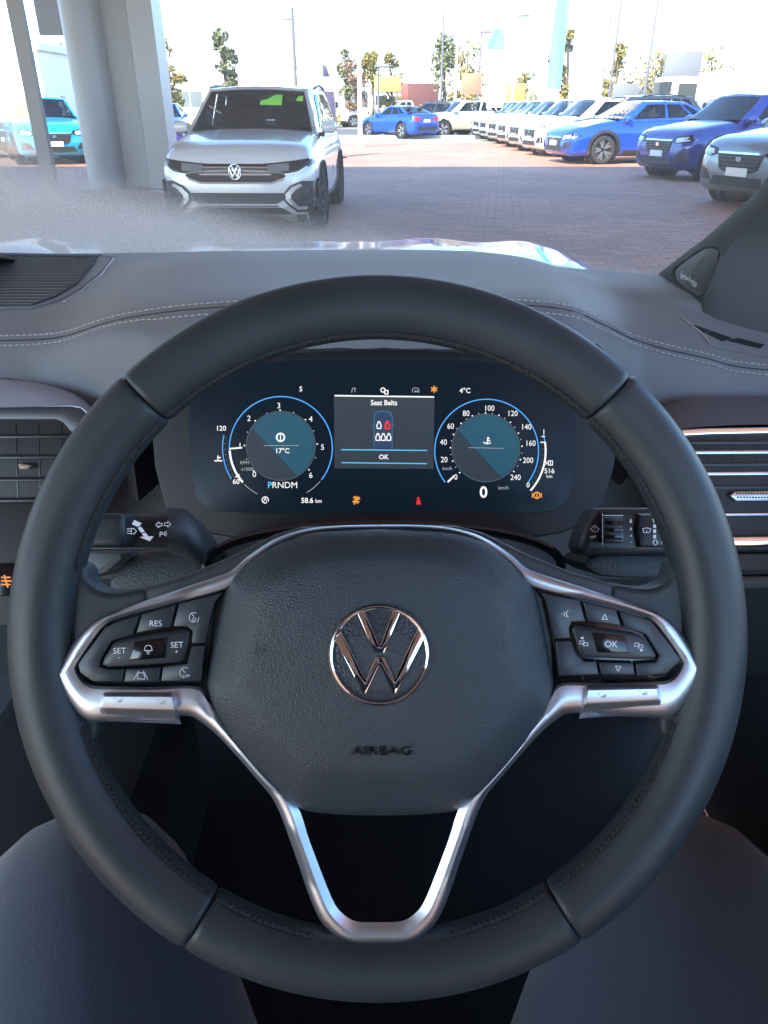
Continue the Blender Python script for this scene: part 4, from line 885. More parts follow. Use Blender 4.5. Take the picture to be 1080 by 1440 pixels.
# ================================================================== STEERING COLUMN AND STALKS
ST = Frame('steering_column', 540, 760, .50, 'black steering column shroud carrying the indicator and wiper stalks', 'column')
def lofted_px(name, secs, m, par, angle=50):
    """secs: list of lists of (px,py,depth)"""
    return loft(name, [[ST(a, b, .50-d) for a, b, d in r] for r in secs], m, par, angle)
top = []
for d, w, y0, yb in ((.66, 250, 737, 830), (.60, 262, 739, 850), (.54, 262, 742, 900), (.49, 250, 748, 960), (.45, 235, 758, 1000)):
    r = []
    for k in range(21):
        a = math.pi*k/20; r.append((540-w*math.copysign(abs(math.cos(a))**.6, math.cos(a)), yb-(yb-y0)*math.sin(a)**.5, d))
    top.append(r)
lofted_px('shroud', top, M_blackpl, ST.o)
ST.slab('column_neck', [(400, 760), (670, 760), (700, 1040), (380, 1040)], -.06, .06, M_blackpl, .01)
rib = [ST(540-250*math.cos(a), 800-62*math.sin(a)**.8, .02) for a in [math.pi*k/24 for k in range(25)]]
tube('shroud_lip', rib, .003, M_gloss, ST.o, 6)
def stalk(px0, px1, y0, y1, d0, d1, name):
    rows = []
    for i in range(13):
        t = i/12; x = px0+(px1-px0)*t; d = d0+(d1-d0)*t; e = .86 if i in (0,) else 1
        yc, hh = (y0+y1)/2, (y1-y0)/2*e
        row = []
        for k in range(16):
            a = 2*math.pi*k/16; ca, sa = math.cos(a), math.sin(a)
            row.append(ST(x, yc-hh*math.copysign(abs(sa)**.7, sa), .50-d+.016*math.copysign(abs(ca)**.7, ca)))
        rows.append(row)
    return loft(name, rows, M_blackpl, ST.o, 50, closed=True, caps=True)
ls = stalk(40, 262, 722, 774, .475, .50, 'indicator_stalk')
fl = []
for t, x, ya, yb, d in ((0, 236, 714, 776, .50), (.3, 262, 716, 786, .505), (.6, 285, 736, 812, .52), (1, 312, 772, 850, .54)):
    fl.append([ST(x+(1 if abs(math.sin(2*math.pi*k/16)) > 2 else 0), (ya+yb)/2-(yb-ya)/2*math.copysign(abs(math.sin(2*math.pi*k/16))**.7, math.sin(2*math.pi*k/16)), .50-d+.026*math.copysign(abs(math.cos(2*math.pi*k/16))**.7, math.cos(2*math.pi*k/16))) for k in range(16)])
loft('stalk_collar', fl, M_spokepl, ST.o, 50, closed=True, caps=True)
ST.slab('stalk_knob', [(60, 722), (166, 722), (173, 728), (174, 764), (168, 771), (60, 771)], .018, .0445, M_blackpl, .006, ls, 3)
LH = .0435-.02
def z7(x, y): return (120+x/5.4, 690+y/5.4)
def sym(fr, name, polys, h, m, par, z):
    for pl in polys: fr.poly(name, [z(*q) for q in pl], h, m, par)
H7 = .0425
ST.line('beam_symbol', [[z7(*q) for q in l] for l in ([(315, 290), (345, 290)], [(318, 308), (345, 308)], [(318, 326), (345, 326)], [(350, 285), (350, 330), (370, 328), (388, 308), (370, 288), (350, 285)])], .9, H7, M_print, ls)
for q in ([(370, 222), (432, 250), (415, 255), (418, 270), (388, 272), (355, 255)], [(395, 280), (425, 275), (452, 312), (422, 318)], [(430, 325), (460, 320), (480, 348), (520, 345), (490, 384), (412, 352), (442, 348)]): ST.poly('lever_arrow', [z7(*p) for p in q], H7, M_print, ls)
ST.line('turn_symbol', [[z7(*q) for q in l] for l in ([(535, 258), (558, 236), (558, 248), (582, 248), (582, 268), (558, 268), (558, 282), (535, 258)], [(648, 255), (625, 232), (625, 245), (600, 245), (600, 265), (625, 265), (625, 278), (648, 255)], [(567, 350), (567, 315), (585, 315), (587, 330), (567, 332)], [(597, 322), (618, 308)], [(597, 328), (620, 328)], [(597, 334), (618, 345)])], .9, H7, M_print, ls)
ST.slab('stalk_gap_line', [z7(40, 430), z7(600, 436), z7(600, 444), z7(40, 442)], .03, .036, mat('gap_light', (.10, .11, .12), .4, var=0), .0005, ls)
ST.slab('lower_paddle', [(120, 776), (170, 778), (172, 786), (150, 805), (122, 815)], -.05, -.012, mat('paddle_grey', (.10, .13, .15), .4, var=.05), .003)
ST.slab('grained_cover', [(150, 812), (178, 780), (250, 776), (300, 790), (330, 840), (200, 850), (150, 840)], -.08, -.03, M_lowdash, .008, smooth=1)
rs = stalk(1010, 824, 724, 778, .485, .50, 'wiper_stalk')
ST.slab('stalk_plate', [(814, 770), (822, 745), (838, 716), (850, 714), (930, 714), (1000, 716), (1000, 780), (820, 782)], .0, .028, M_blackpl, .006, rs, 3)
tw_ = ST.slab('speed_roller', [(849, 724), (878, 724), (878, 764), (849, 764)], .02, .038, M_gloss, .002, rs)
for y in (727, 737, 747, 757): ST.slab('ridge', [(851, y), (876, y), (876, y+6), (851, y+6)], .036, .0405, M_blackpl, .001, tw_)
ST.line('roller_edge', [[(847.5, 722), (847.5, 766)]], .8, .0385, M_satin, tw_)
def z8(x, y): return (800+x/5.4, 690+y/5.4)
ST.slab('end_knob', [(900, 722), (1000, 722), (1000, 770), (900, 770), (896, 746)], .02, .034, M_blackpl, .004, rs)
for (x, y, s) in ((470, 232, 17), (470, 290, 13), (472, 342, 10), (474, 390, 6)):
    cx, cy = z8(x, y); ST.poly('drop_symbol', [(cx, cy-s*.24), (cx+s*.12, cy), (cx+s*.08, cy+s*.14), (cx-s*.08, cy+s*.14), (cx-s*.12, cy)], .0288, M_print, rs)
W8 = lambda l: [z8(*q) for q in l]
ST.line('rear_wiper_symbol', [W8([(165, 290), (195, 265), (228, 290), (210, 312), (185, 312), (165, 290)]), W8([(195, 290), (197, 275)]), W8([(160, 352), (205, 342), (200, 352), (170, 362)])], .9, .0288, M_print, rs)
ST.line('wiper_symbol', [W8([(560, 290), (590, 282), (622, 290), (612, 318), (570, 318), (560, 290)]), W8([(590, 318), (592, 300)])], .9, .0348, M_print, rs)
ST.poly('arrow_up', W8([(648, 193), (667, 222), (658, 222), (658, 240), (640, 240), (640, 222), (630, 222)]), .0348, M_print, rs)
for y in (255, 294, 335): ST.poly('speed_step', W8([(640, y), (662, y), (662, y+27), (640, y+27)]), .0348, M_print, rs)
ST.line('arrow_down', [W8([(645, 375), (667, 375), (667, 392), (678, 392), (657, 416), (635, 392), (645, 392), (645, 375)])], .9, .0348, M_print, rs)
ST.text('wash_mark', '1x', *z8(714, 392), 4.6, .0348, M_print, rs); ST.line('wash_mark', [W8([(692, 315), (705, 305)]), W8([(718, 340), (700, 345), (702, 365), (718, 368)])], .9, .0348, M_print, rs)
ST.slab('grained_cover', [(820, 795), (832, 783), (850, 780), (980, 780), (985, 815), (850, 812), (836, 806)], -.06, .004, M_lowdash, .006, smooth=1)
# ================================================================== STEERING WHEEL
WCX, WCY = 531, 895
SW = Frame('steering_wheel', WCX, WCY, .37, 'black leather steering wheel with silver trimmed spokes and chrome emblem', 'steering wheel')
S_ = .37/FPX
def mir(x, y): return (1066-x, y-.016*(533-x))
RMAJ, RA, RB = 470*S_, 45.5*S_, .0150
def rim_pt(phi, psi, k=1.0):
    g_ = 1+.05*math.exp(-((phi-170)/9)**2)+.05*math.exp(-((phi-10)/9)**2)
    ra, rb = RA*k, RB*k*g_
    c, s = math.cos(rad(psi)), math.sin(rad(psi)); r = RMAJ+ra*c
    return V((r*math.cos(rad(phi)), .985*r*math.sin(rad(phi)), rb*s))
def rim_section(p0, p1, k):
    rows = []; n = int((p1-p0)/1.6)
    fl = [(p0, .90), (p0+.25, .955), (p0+.7, .99)]+[(p0+1.2+(p1-p0-2.4)*i/n, 1) for i in range(n+1)]+[(p1-.7, .99), (p1-.25, .955), (p1, .90)]
    for ph, q in fl: rows.append([rim_pt(ph, 360*j/32, k*q) for j in range(32)])
    return loft('rim_section', rows, M_leather, SW.o, 60, closed=True, caps=True)
rim_section(46.6, 133.6, .99); rim_section(133.8, 238.0, 1.01); rim_section(238.2, 303.8, .99); rim_section(304, 406.4, 1.01)
# inner seam: fold and cross stitches
def seam(p0, p1):
    bm = bmesh.new(); add_tube(bm, [rim_pt(p0+(p1-p0)*i/60, 157, 1.0) for i in range(61)], .0012, 6)
    n = int((p1-p0)/1.15)
    for i in range(n):
        a = p0+(p1-p0)*(i+.1)/n; b = p0+(p1-p0)*(i+.9)/n
        for q0, q1 in ((152.5, 161.5), (161.5, 152.5)):
            A, M2, B = rim_pt(a, q0, 1.012), rim_pt((a+b)/2, 157, 1.075), rim_pt(b, q1, 1.012); add_tube(bm, [A, M2, B], .0006, 5)
    o = bmobj('seam_stitching', bm, M_dthread, SW.o, 50); o['kind'] = 'stuff'
for a, b in ((20, 46), (47.5, 133), (134.5, 167), (197, 237.5), (238.7, 258), (283, 303), (304.5, 344)): seam(a, b)
# spokes
def both(fn):
    fn(lambda pts: list(pts), 0); fn(lambda pts: [mir(*p) for p in pts][::-1], 1)
def web(T, r):
    SW.slab('spoke_leather', T([(70, 770), (100, 790), (117, 797), (121, 815), (132, 830), (160, 836), (205, 826), (212, 846), (200, 900), (205, 1000), (150, 1012), (134, 1018), (137, 1036), (112, 1060), (60, 1010), (50, 900)]), -.014, .0030, M_leather, .008, segs=5, smooth=1, angle=70)
    SW.slab('spoke_cover', T([(202, 828), (262, 809), (330, 780), (385, 752), (420, 742), (531, 738), (531, 800), (340, 860), (300, 990), (240, 1000), (205, 900)]), -.020, .0035, M_spokepl, .003, segs=3)
both(web)
SW.slab('hub_back', [(330, 800), (735, 800), (770, 960), (650, 1120), (420, 1120), (300, 970)], -.07, .0, M_blackpl, .004)
# silver trim: one continuous strip per side, ridged in section
OUT = [(533, 738), (480, 739), (430, 744), (388, 757), (350, 781), (328, 800), (309, 809), (241, 832), (161, 860), (132, 873), (108, 897), (79, 945), (78, 958), (100, 992), (122, 1012), (150, 1014), (216, 1010), (262, 1006), (282, 1014), (312, 1040), (360, 1094), (388, 1130), (412, 1192), (440, 1272), (460, 1306), (492, 1330), (533, 1332)]
INN = [(533, 744), (482, 745), (434, 750), (395, 764), (359, 789), (338, 810), (317, 829), (247, 848), (169, 869), (148, 880), (134, 897), (110, 932), (108, 942), (116, 956), (128, 963), (150, 965), (216, 966), (276, 965), (293, 984), (322, 1024), (370, 1082), (416, 1130), (436, 1185), (466, 1262), (482, 1285), (502, 1296), (533, 1297)]
def strip_rows(T):
    o_ = catmull([(*T([p])[0], 0) for p in OUT], 4); i_ = catmull([(*T([p])[0], 0) for p in INN], 4); rows = []
    N = len(o_)
    for k in range(N):
        a, b = o_[k], i_[k]; t = k/(N-1); f = sstep(t, .60, .85)
        hb = .004+.0035*sstep(t, .1, .22)-.004*sstep(t, .72, .95); hi = hb+.0035
        prof_ = [(-.02, hb-.010), (.0, hb-.001), (.06, hb+.001), (.30, hi-.0004*(1-f)), (.55, hi), (.90, hi-.0012-.0012*f), (1.0, hi-.003), (1.0, hb-.012)]
        rows.append([SW(a.x+(b.x-a.x)*q, a.y+(b.y-a.y)*q, h) for q, h in prof_])
    return rows
loft('spoke_trim', strip_rows(lambda p: p), M_satin, SW.o, 40)
loft('spoke_trim', [r[::-1] for r in strip_rows(lambda p: [mir(*q) for q in p])], M_satin, SW.o, 40)
bw = [(300, 1010), (340, 1060), (380, 1110), (400, 1140), (436, 1240), (462, 1290), (500, 1312), (533, 1314)]
# airbag cover
AO = [(535, 742), (480, 744), (440, 747), (415, 754), (385, 766), (352, 785), (334, 802), (322, 818), (314, 840), (304, 890), (292, 951), (291, 970), (297, 992), (308, 1014), (328, 1047), (362, 1085), (400, 1122), (412, 1132), (430, 1140), (470, 1145), (535, 1147), (600, 1145), (640, 1140), (660, 1131), (680, 1115), (712, 1082), (742, 1046), (762, 1014), (774, 990), (779, 970), (777, 950), (766, 890), (755, 838), (747, 818), (735, 802), (716, 785), (690, 766), (662, 754), (630, 747), (590, 744)]
ac = catmull([(a, b, 0) for a, b in AO+[AO[0]]], 3)[:-1]; cx, cy = 535, 935
RINGS = [(1.0, -.004), (1.0, .004), (.992, .0085), (.975, .0115), (.94, .0145), (.88, .0185), (.83, .0215), (.79, .0234), (.75, .0243), (.65, .0254), (.5, .0266), (.35, .0274), (.2, .0279), (.1, .0281)]
rows = []
for s, h in RINGS:
    # the face ring is more oval than the rim ring, leaving a deep chin and a shallow brow
    r = []
    for p in ac:
        dx, dy = p.x-cx, p.y-cy
        e = 1-.09*(1-s)*4*max(0, dy/210)**2 if s < .93 else 1
        r.append(SW(cx+dx*s, cy+dy*s*e, h))
    rows.append(r)
n = len(rows[0]); vs_ = [p for r in rows for p in r]; fs = []
for i in range(len(rows)-1):
    for k in range(n): fs.append((i*n+k, i*n+(k+1) % n, (i+1)*n+(k+1) % n, (i+1)*n+k))
vs_.append(SW(cx, cy, .0282)); fs += [((len(rows)-1)*n+k, (len(rows)-1)*n+(k+1) % n, len(vs_)-1) for k in range(n)]
bm = bmesh.new(); bvv = [bm.verts.new(tuple(v)) for v in vs_]
for f in fs: bm.faces.new([bvv[i] for i in f])
ab = bmobj('airbag_cover', bm, M_grain, SW.o, 75)
abv = BVHTree.FromPolygons([v.co.copy() for v in ab.data.vertices], [tuple(p.vertices) for p in ab.data.polygons])
def hh(px, py):
    p = SW(px, py, .026); h = abv.ray_cast(V((p.x, p.y, .2)), V((0, 0, -1))); return h[0].z if h[0] is not None else .02
def zE(x, y): return (450+x/6.353, 835+y/6.353)
ex, ey = zE(530, 553); He = .0282
em = SW.slab('emblem', [(ex+72.5*math.cos(rad(a)), ey+72.5*math.sin(rad(a))) for a in range(0, 360, 6)], He-.006, He-.0004, mat('emblem_back_grain', (.030, .036, .046), .42, bump=('leather', 620, .55, .0006), var=.05), .0006)
def ringmesh(name, r0, r1, h0, h1, m, par):
    rows = []
    for a in range(0, 360, 5):
        c_, s_ = math.cos(rad(a)), math.sin(rad(a)); rows.append([SW(ex+r*c_, ey+r*s_, h) for r, h in ((r1, h0), (r1-.4, (h0+h1)/2), (r1-1.2, h1), ((r0+r1)/2, h1+.0003), (r0+1.0, h1), (r0+.2, (h0+h1)/2), (r0, h0))])
    rows.append(rows[0]); return loft(name, rows, m, par, 50)
ringmesh('chrome_ring', 65.2, 71.2, He-.001, He+.0012, M_chrome, em)
for pts in ([(328, 165), (395, 140), (525, 452), (540, 452), (650, 145), (718, 168), (575, 527), (485, 527)],
            [(125, 400), (185, 335), (400, 757), (410, 757), (490, 565), (575, 565), (660, 754), (672, 754), (872, 305), (940, 385), (678, 888), (655, 898), (535, 645), (525, 645), (410, 888), (390, 898)]):
    SW.slab('chrome_letter', [zE(*q) for q in pts], He-.001, He+.0010, M_chrome, .00035, em, 2)
M_emboss = mat('embossed_grain', (.010, .013, .018), .30, var=.05)
tx = SW.text('embossed_lettering', 'AIRBAG', 537, 1050, 12, .02, M_emboss, ab, extrude=.0003, sx=1.38, bold=-.012)
def drape(o, off):
    z0 = min(v.co.z for v in o.data.vertices)
    for v in o.data.vertices:
        h = abv.ray_cast(V((v.co.x, v.co.y, .2)), V((0, 0, -1))); v.co.z = (h[0].z if h[0] is not None else .02)+off+(v.co.z-z0)
drape(tx, .0003)
def horn(px, py, s):
    h = 0.02
    o = SW.line('horn_symbol', [[(px, py-8), (px, py+8)], [(px+2*s, py+1), (px+10*s, py-2), (px+14*s, py+1), (px+12*s, py+5), (px+4*s, py+4)]], 1.3, h, M_emboss, ab); drape(o, .0005)
horn(361, 910, 1); horn(707, 906, -1)
# ---- button pads
def z5(x, y): return (60+x/3.857, 780+y/3.857)
def z6(x, y): return (740+x/3.857, 780+y/3.857)
def pad(z, panel, buttons, ring, centre, side):
    SW.slab('switch_panel', [z(*p) for p in panel], -.004, .0062, M_gloss, .0005)
    out = {}
    for nm, pts in buttons.items():
        c = (sum(p[0] for p in pts)/len(pts), sum(p[1] for p in pts)/len(pts))
        out[nm] = SW.slab('button', [z(*p) for p in pts], .003, .0088, M_button, .0007, None, 2)
    out['ring'] = SW.slab('rocker_button', [z(*p) for p in ring], .003, .0104, M_blackpl, .0014, None, 3)
    out['ringtop'] = SW.slab('rocker_face', [z(*p) for p in ring_in(ring)], .0099, .0110, M_button, .0006, out['ring'], 2)
    out['c'] = SW.slab('centre_button', [z(*p) for p in centre], .004, .0120, M_gloss, .0010, None, 2)
    return out
def ring_in(r): 
    cx_ = sum(p[0] for p in r)/len(r); cy_ = sum(p[1] for p in r)/len(r); return [(cx_+(a-cx_)*.93, cy_+(b-cy_)*.86) for a, b in r]
def shr(pts, d=4):
    cx_ = sum(p[0] for p in pts)/len(pts); cy_ = sum(p[1] for p in pts)/len(pts); return [(a+math.copysign(min(d, abs(a-cx_)), cx_-a), b+math.copysign(min(d, abs(b-cy_)), cy_-b)) for a, b in pts]
LB = {'blank': [(526, 328), (395, 366), (335, 396), (190, 590), (200, 640), (270, 688), (432, 690), (442, 620), (350, 622), (308, 605), (316, 566), (375, 470), (488, 436)],
      'res': [(534, 325), (724, 270), (692, 392), (505, 430)],
      'cancel': [(738, 266), (975, 207), (930, 262), (880, 480), (806, 484), (812, 415), (778, 390), (706, 392)],
      'lane': [(448, 620), (640, 610), (630, 692), (439, 694)],
      'lim': [(650, 608), (782, 592), (806, 494), (878, 490), (860, 688), (640, 690)]}
B = pad(z5, [(985, 195), (720, 256), (420, 338), (330, 385), (172, 590), (185, 650), (260, 698), (320, 709), (870, 709), (885, 690), (905, 480), (940, 260)], LB,
        [(385, 474), (470, 452), (765, 402), (796, 420), (788, 490), (764, 568), (735, 588), (352, 613), (320, 600), (328, 565)], [(495, 474), (675, 448), (660, 563), (466, 577)], 0)
HT = .0090
SW.text('lettering', 'RES', *z5(612, 372), 8.2, HT, M_print, B['res'], ang=1); SW.text('lettering', 'SET', *z5(417, 520), 8.2, .0113, M_print, B['ringtop'], ang=2); SW.text('lettering', '–', *z5(415, 556), 5, .0113, M_print, B['ringtop'])
SW.text('lettering', 'SET', *z5(728, 488), 8.2, .0113, M_print, B['ringtop'], ang=2); SW.text('lettering', '+', *z5(726, 526), 6, .0113, M_print, B['ringtop'])
Z = lambda l: [z5(*q) for q in l]
def circ(cx_, cy_, r, a0=0, a1=360, n=14): return [(cx_+r*math.cos(rad(a0+(a1-a0)*k/n)), cy_-r*math.sin(rad(a0+(a1-a0)*k/n))) for k in range(n+1)]
SW.line('distance_symbol', [Z([(552, 520), (556, 500), (565, 492), (582, 492), (590, 500), (594, 520), (552, 520)]), Z([(562, 528), (582, 528)]), Z([(566, 538), (580, 538)])], .8, .0123, M_print, B['c'])
SW.line('lane_symbol', [Z([(494, 678), (520, 630)]), Z([(570, 678), (546, 630)]), Z([(514, 676), (514, 655), (522, 640), (544, 640), (552, 655), (552, 676), (514, 672)])], .8, HT, M_print, B['lane'])
SW.line('cruise_off_symbol', [Z(circ(820, 340, 26, 60, 280)), Z([(820, 335), (806, 318)]), Z(circ(822, 352, 9)), Z([(840, 365), (848, 340)])], .8, HT, M_print, B['cancel'])
SW.line('limiter_symbol', [Z(circ(772, 640, 28, 60, 260)), Z([(772, 640), (758, 622)])], .8, HT, M_print, B['lim']); SW.text('lettering', 'LIM', *z5(780, 657), 4.2, HT, M_print, B['lim'])
RB_ = {'voice': [(84, 206), (292, 250), (322, 364), (248, 366), (234, 398), (240, 455), (154, 458), (112, 262)],
       'up': [(306, 254), (490, 300), (516, 388), (338, 362)],
       'blank': [(506, 306), (680, 358), (840, 562), (832, 582), (760, 648), (602, 658), (594, 590), (704, 582), (722, 550), (650, 436), (592, 412), (534, 392)],
       'down': [(392, 582), (582, 588), (592, 653), (410, 653)],
       'lower': [(158, 468), (244, 466), (276, 545), (314, 578), (378, 580), (398, 653), (178, 658)]}
B = pad(z6, [(48, 182), (300, 236), (500, 288), (690, 346), (856, 560), (850, 584), (772, 656), (690, 680), (160, 685), (146, 480), (96, 250)], RB_,
        [(262, 383), (590, 427), (638, 447), (708, 545), (698, 570), (600, 570), (312, 558), (288, 530), (248, 402)], [(358, 422), (535, 442), (564, 538), (388, 533)], 1)
Z = lambda l: [z6(*q) for q in l]
SW.text('lettering', 'OK', *z6(460, 484), 9, .0123, M_print, B['c'], ang=-1)
SW.line('up_symbol', [Z([(410, 350), (426, 324), (440, 352), (410, 350)])], .9, HT, M_print, B['up']); SW.line('down_symbol', [Z([(484, 604), (513, 606), (498, 632), (484, 604)])], .9, HT, M_print, B['down'])
SW.line('voice_symbol', [Z([(190, 322), (198, 322)]), Z([(204, 312), (210, 322), (204, 334)]), Z([(228, 302), (215, 316), (222, 330), (216, 336), (230, 338)])], .9, HT, M_print, B['voice'])
for x, y, s in ((300, 452, -1), (628, 518, 1)): SW.poly('page_arrow', Z([(x-10*s, y-8), (x-10*s, y+8), (x+8*s, y)]), .0113, M_print, B['ringtop'])
for x, y in ((308, 476), (606, 488)): SW.line('page_symbol', [Z([(x-18, y-8), (x+6, y-8), (x+6, y+8), (x-18, y+8), (x-18, y-8)]), Z([(x+2, y+2), (x+26, y+2), (x+26, y+18), (x+2, y+18), (x+2, y+2)])], .8, .0113, M_print, B['ringtop'])
# silver volume toggles
def toggle(corners, side):
    (x0, y0), (x1, y1), (x2, y2), (x3, y3) = corners    # tl, tr, br, bl
    def pt(u, v, h): 
        xa, ya = x0+(x1-x0)*u, y0+(y1-y0)*u; xb, yb = x3+(x2-x3)*u, y3+(y2-y3)*u; return SW(xa+(xb-xa)*v, ya+(yb-ya)*v, h)
    rows = []
    for u in (0, .0, .02, .05, .12, .5, .88, .95, .98, 1, 1):
        e = 1 if .01 < u < .99 else .3
        e = min(1, .35+min(u, 1-u)*14)
        rows.append([pt(u, v, .006+h*e) for v, h in ((0, -.008), (.03, .004), (.10, .0075), (.18, .0086), (.50, .0088), (.60, .0078), (.90, .0005), (.93, .0002), (.96, .0016), (.99, .0012), (1, -.002), (.98, -.012))])
    return loft('volume_toggle', rows, M_satin, SW.o, 40)
tg1 = toggle([z5(322, 742), z5(712, 740), z5(750, 920), z5(285, 900)], 0); tg2 = toggle([z6(322, 704), z6(722, 700), z6(752, 858), z6(288, 890)], 1)
for zz, t_, xs in ((z5, tg1, ((400, 792), (635, 800))), (z6, tg2, ((410, 766), (632, 752)))):
    for x, y in xs: SW.line('toggle_symbol', [[zz(x-22, y-10), zz(x-8, y-10)], [zz(x, y+8), zz(x+24, y-6), zz(x+24, y+8), zz(x, y+8)]], .7, .0152, M_print_dim, t_)
# ================================================================== INSTRUMENT CLUSTER
CL = Frame('instrument_cluster', 540, 630, .68, 'lit digital instrument cluster with two blue ringed dials', 'instrument cluster')
M_scr = mat('screen_black', (.004, .006, .010), .35, var=0, spec=.2, emit=(.10, .32, .60, EM*.028))
CL.slab('housing', [(205, 520), (250, 470), (540, 455), (830, 470), (880, 520), (860, 700), (820, 745), (700, 765), (380, 765), (260, 745), (220, 700)], -.03, -.004, M_hood, .004, smooth=1)
scr = CL.slab('screen', [(262, 560), (285, 520), (320, 508), (760, 508), (795, 522), (812, 560), (806, 690), (790, 716), (760, 722), (320, 722), (288, 714), (270, 690)], -.006, 0, M_scr, .001, smooth=1)
w = glow('screen_white', (1, 1, 1), 1.05); wd = glow('screen_white_dim', (.75, .80, .85), .55); bl = glow('screen_blue', (.08, .42, 1), 1.0); cyn = glow('screen_cyan', (.10, .62, 1), .95)
am = glow('screen_amber', (1, .38, .05), .95); rd = glow('screen_red', (1, .03, .03), .9); gd = glow('panel_grey', (.20, .32, .45), .11); gd2 = glow('dial_grey', (.20, .34, .48), .10); tl_ = glow('dial_teal', (.03, .33, .55), .25)
H1, H2, H3 = .0006, .0012, .0018
def dial(cx, cy, r, dcx, dcy, dr, nm):
    d = CL.disc(nm, dcx, dcy, dr, H1, gd2)
    a0 = 135+13
    pts = [(dcx+dr*.97*math.cos(rad(a)), dcy-dr*.97*math.sin(rad(a))) for a in [a0-k*(a0+62)/30 for k in range(31)]]
    CL.poly('teal_sector', pts, H2, tl_, d)
    CL.arc('dial_rim', dcx, dcy, dr, 0, 360, 1.4, H3, glow('rim_grey', (.3, .45, .55), .22), d)
    return d
d1 = dial(395, 630, 72.6, 395, 627, 48.5, 'rev_counter'); d2 = dial(684.3, 634.4, 73, 683.3, 630, 47.5, 'speedometer')
CL.arc('blue_ring', 395, 630, 72.4, -38, 183, 1.6, H2, bl, d1); CL.arc('white_ring', 395, 630, 72, 183, 222, 3.0, H3, w, d1); CL.arc('ring_tail', 395, 630, 72.4, 225, 243, .8, H2, wd, d1); CL.arc('ring_tail', 395, 630, 72.4, -60, -40, .8, H2, wd, d1)
CL.arc('blue_ring', 684.3, 634.4, 73, -37, 217, 1.6, H2, bl, d2)
CL.line('needle', [(323, 631), (340, 629.5)], 2.2, H3, w, d1); CL.line('needle', [(630, 677.5), (639, 669)], 2.4, H3, w, d2)
for tx, x, y in (('0', 357.7, 666.7), ('1', 337.5, 626.5), ('2', 350, 588), ('3', 392, 570), ('4', 437, 589), ('5', 453.6, 628.5), ('6', 437, 668)): CL.text('numeral', tx, x, y, 8, H2, w, d1)
for tx, x, y in (('0', 641, 670.5), ('20', 624.6, 646), ('40', 623.7, 621.5), ('60', 633.7, 599), ('80', 655.5, 581), ('100', 688, 573.7), ('120', 720.7, 581), ('140', 740, 600), ('160', 746, 623), ('200', 742.6, 647), ('240', 725, 671)): CL.text('numeral', tx, x, y, 8, H2, w, d2, sx=.9)
for k in range(13):
    a = 222-k*21.8; rr = 51.3; c_ = (395+rr*math.cos(rad(a)), 628-rr*math.sin(rad(a))); CL.disc('tick', c_[0], c_[1], 1.15 if k % 2 == 0 else .65, H2, w, d1, 8)
for k in range(25):
    a = 222-k*10.9; rr = 50.3; c_ = (683.8+rr*math.cos(rad(a)), 631-rr*math.sin(rad(a))); CL.disc('tick', c_[0], c_[1], 1.1 if k % 2 == 0 else .6, H2, w, d2, 8)
CL.text('lettering', 'RPM', 344, 650.5, 5, H2, wd, d1); CL.text('lettering', 'x1000', 347.5, 659.5, 5, H2, wd, d1); CL.text('lettering', 'km/h', 629, 658.5, 5, H2, wd, d2); CL.text('lettering', 'km/h', 708, 685.7, 5.2, H2, wd)
CL.text('lettering', '17°C', 397, 633.6, 7, H3, w, d1, bold=.015); CL.line('divider', [(371, 626.5), (420, 626.5)], .7, H3, wd, d1); CL.line('divider', [(659, 629.5), (708, 630.5)], .7, H3, wd, d2)
CL.arc('oil_gear', 394.5, 615, 5.5, 0, 360, 2.2, H3, w, d1, 20); CL.line('oil_gear', [(394.5, 611.5), (394.5, 618.5)], 1.4, H3+.0003, w, d1)
CL.line('oil_can', [[(680, 622), (684, 624), (690, 623)], [(685, 624), (686, 615), (688, 617)], [(686, 619.5), (689, 620)]], 1.5, H3, w, d2)
# left temperature arc, right fuel arc
CL.arc('temperature_arc', 395, 630, 82, 167, 212, 1.5, H2, bl); CL.arc('fuel_arc', 684.3, 634.4, 83, -42, 9, 2.6, H2, w); CL.arc('fuel_arc', 684.3, 634.4, 83, 9, 16, 1.4, H2, bl)
CL.line('arc_end', [[(331, 671), (337, 667.5)], [(760, 622), (767, 621.6)], [(762, 614), (766, 613.6)]], 1.4, H2, w)
for k in range(8): CL.disc('scale_dot', 395+78.5*math.cos(rad(170+5.6*k)), 630-78.5*math.sin(rad(170+5.6*k)), .55, H2, wd, None, 6)
for k in range(8): CL.disc('scale_dot', 684.3+78.5*math.cos(rad(8-6*k)), 634.4-78.5*math.sin(rad(8-6*k)), .55, H2, wd, None, 6)
CL.text('numeral', '120', 310.8, 602, 7, H2, w, bold=.012); CL.text('numeral', '60', 332, 677, 7, H2, w, bold=.012); CL.text('numeral', '1', 764.8, 607, 7.5, H2, w); CL.text('numeral', '0', 742.6, 681.7, 7, H2, w, bold=.01)
CL.text('lettering', '516', 772.6, 662, 7, H2, w, bold=.01); CL.text('lettering', 'km', 772.6, 669.5, 5, H2, w); CL.text('speed_readout', '0', 680, 691.5, 16, H2, w, bold=.02)
CL.text('lettering', 'S', 423, 546.7, 7, H2, w, bold=.012); CL.text('lettering', '4°C', 654, 549, 7, H2, w, bold=.015); CL.text('gear_letter', 'P', 379.4, 681.8, 9, H2, cyn, bold=.015); CL.text('gear_letter', 'RNDM', 400.5, 681.8, 9, H2, w)
CL.text('odometer', '58.6', 432, 703.5, 7.2, H2, w, bold=.018); CL.text('odometer', 'km', 448, 704.2, 5.4, H2, w, bold=.01)
CL.line('coolant_symbol', [[(302, 648), (312, 648)], [(306.5, 641), (306.5, 648)], [(307, 643.5), (310, 643.5)]], 1.8, H2, w)
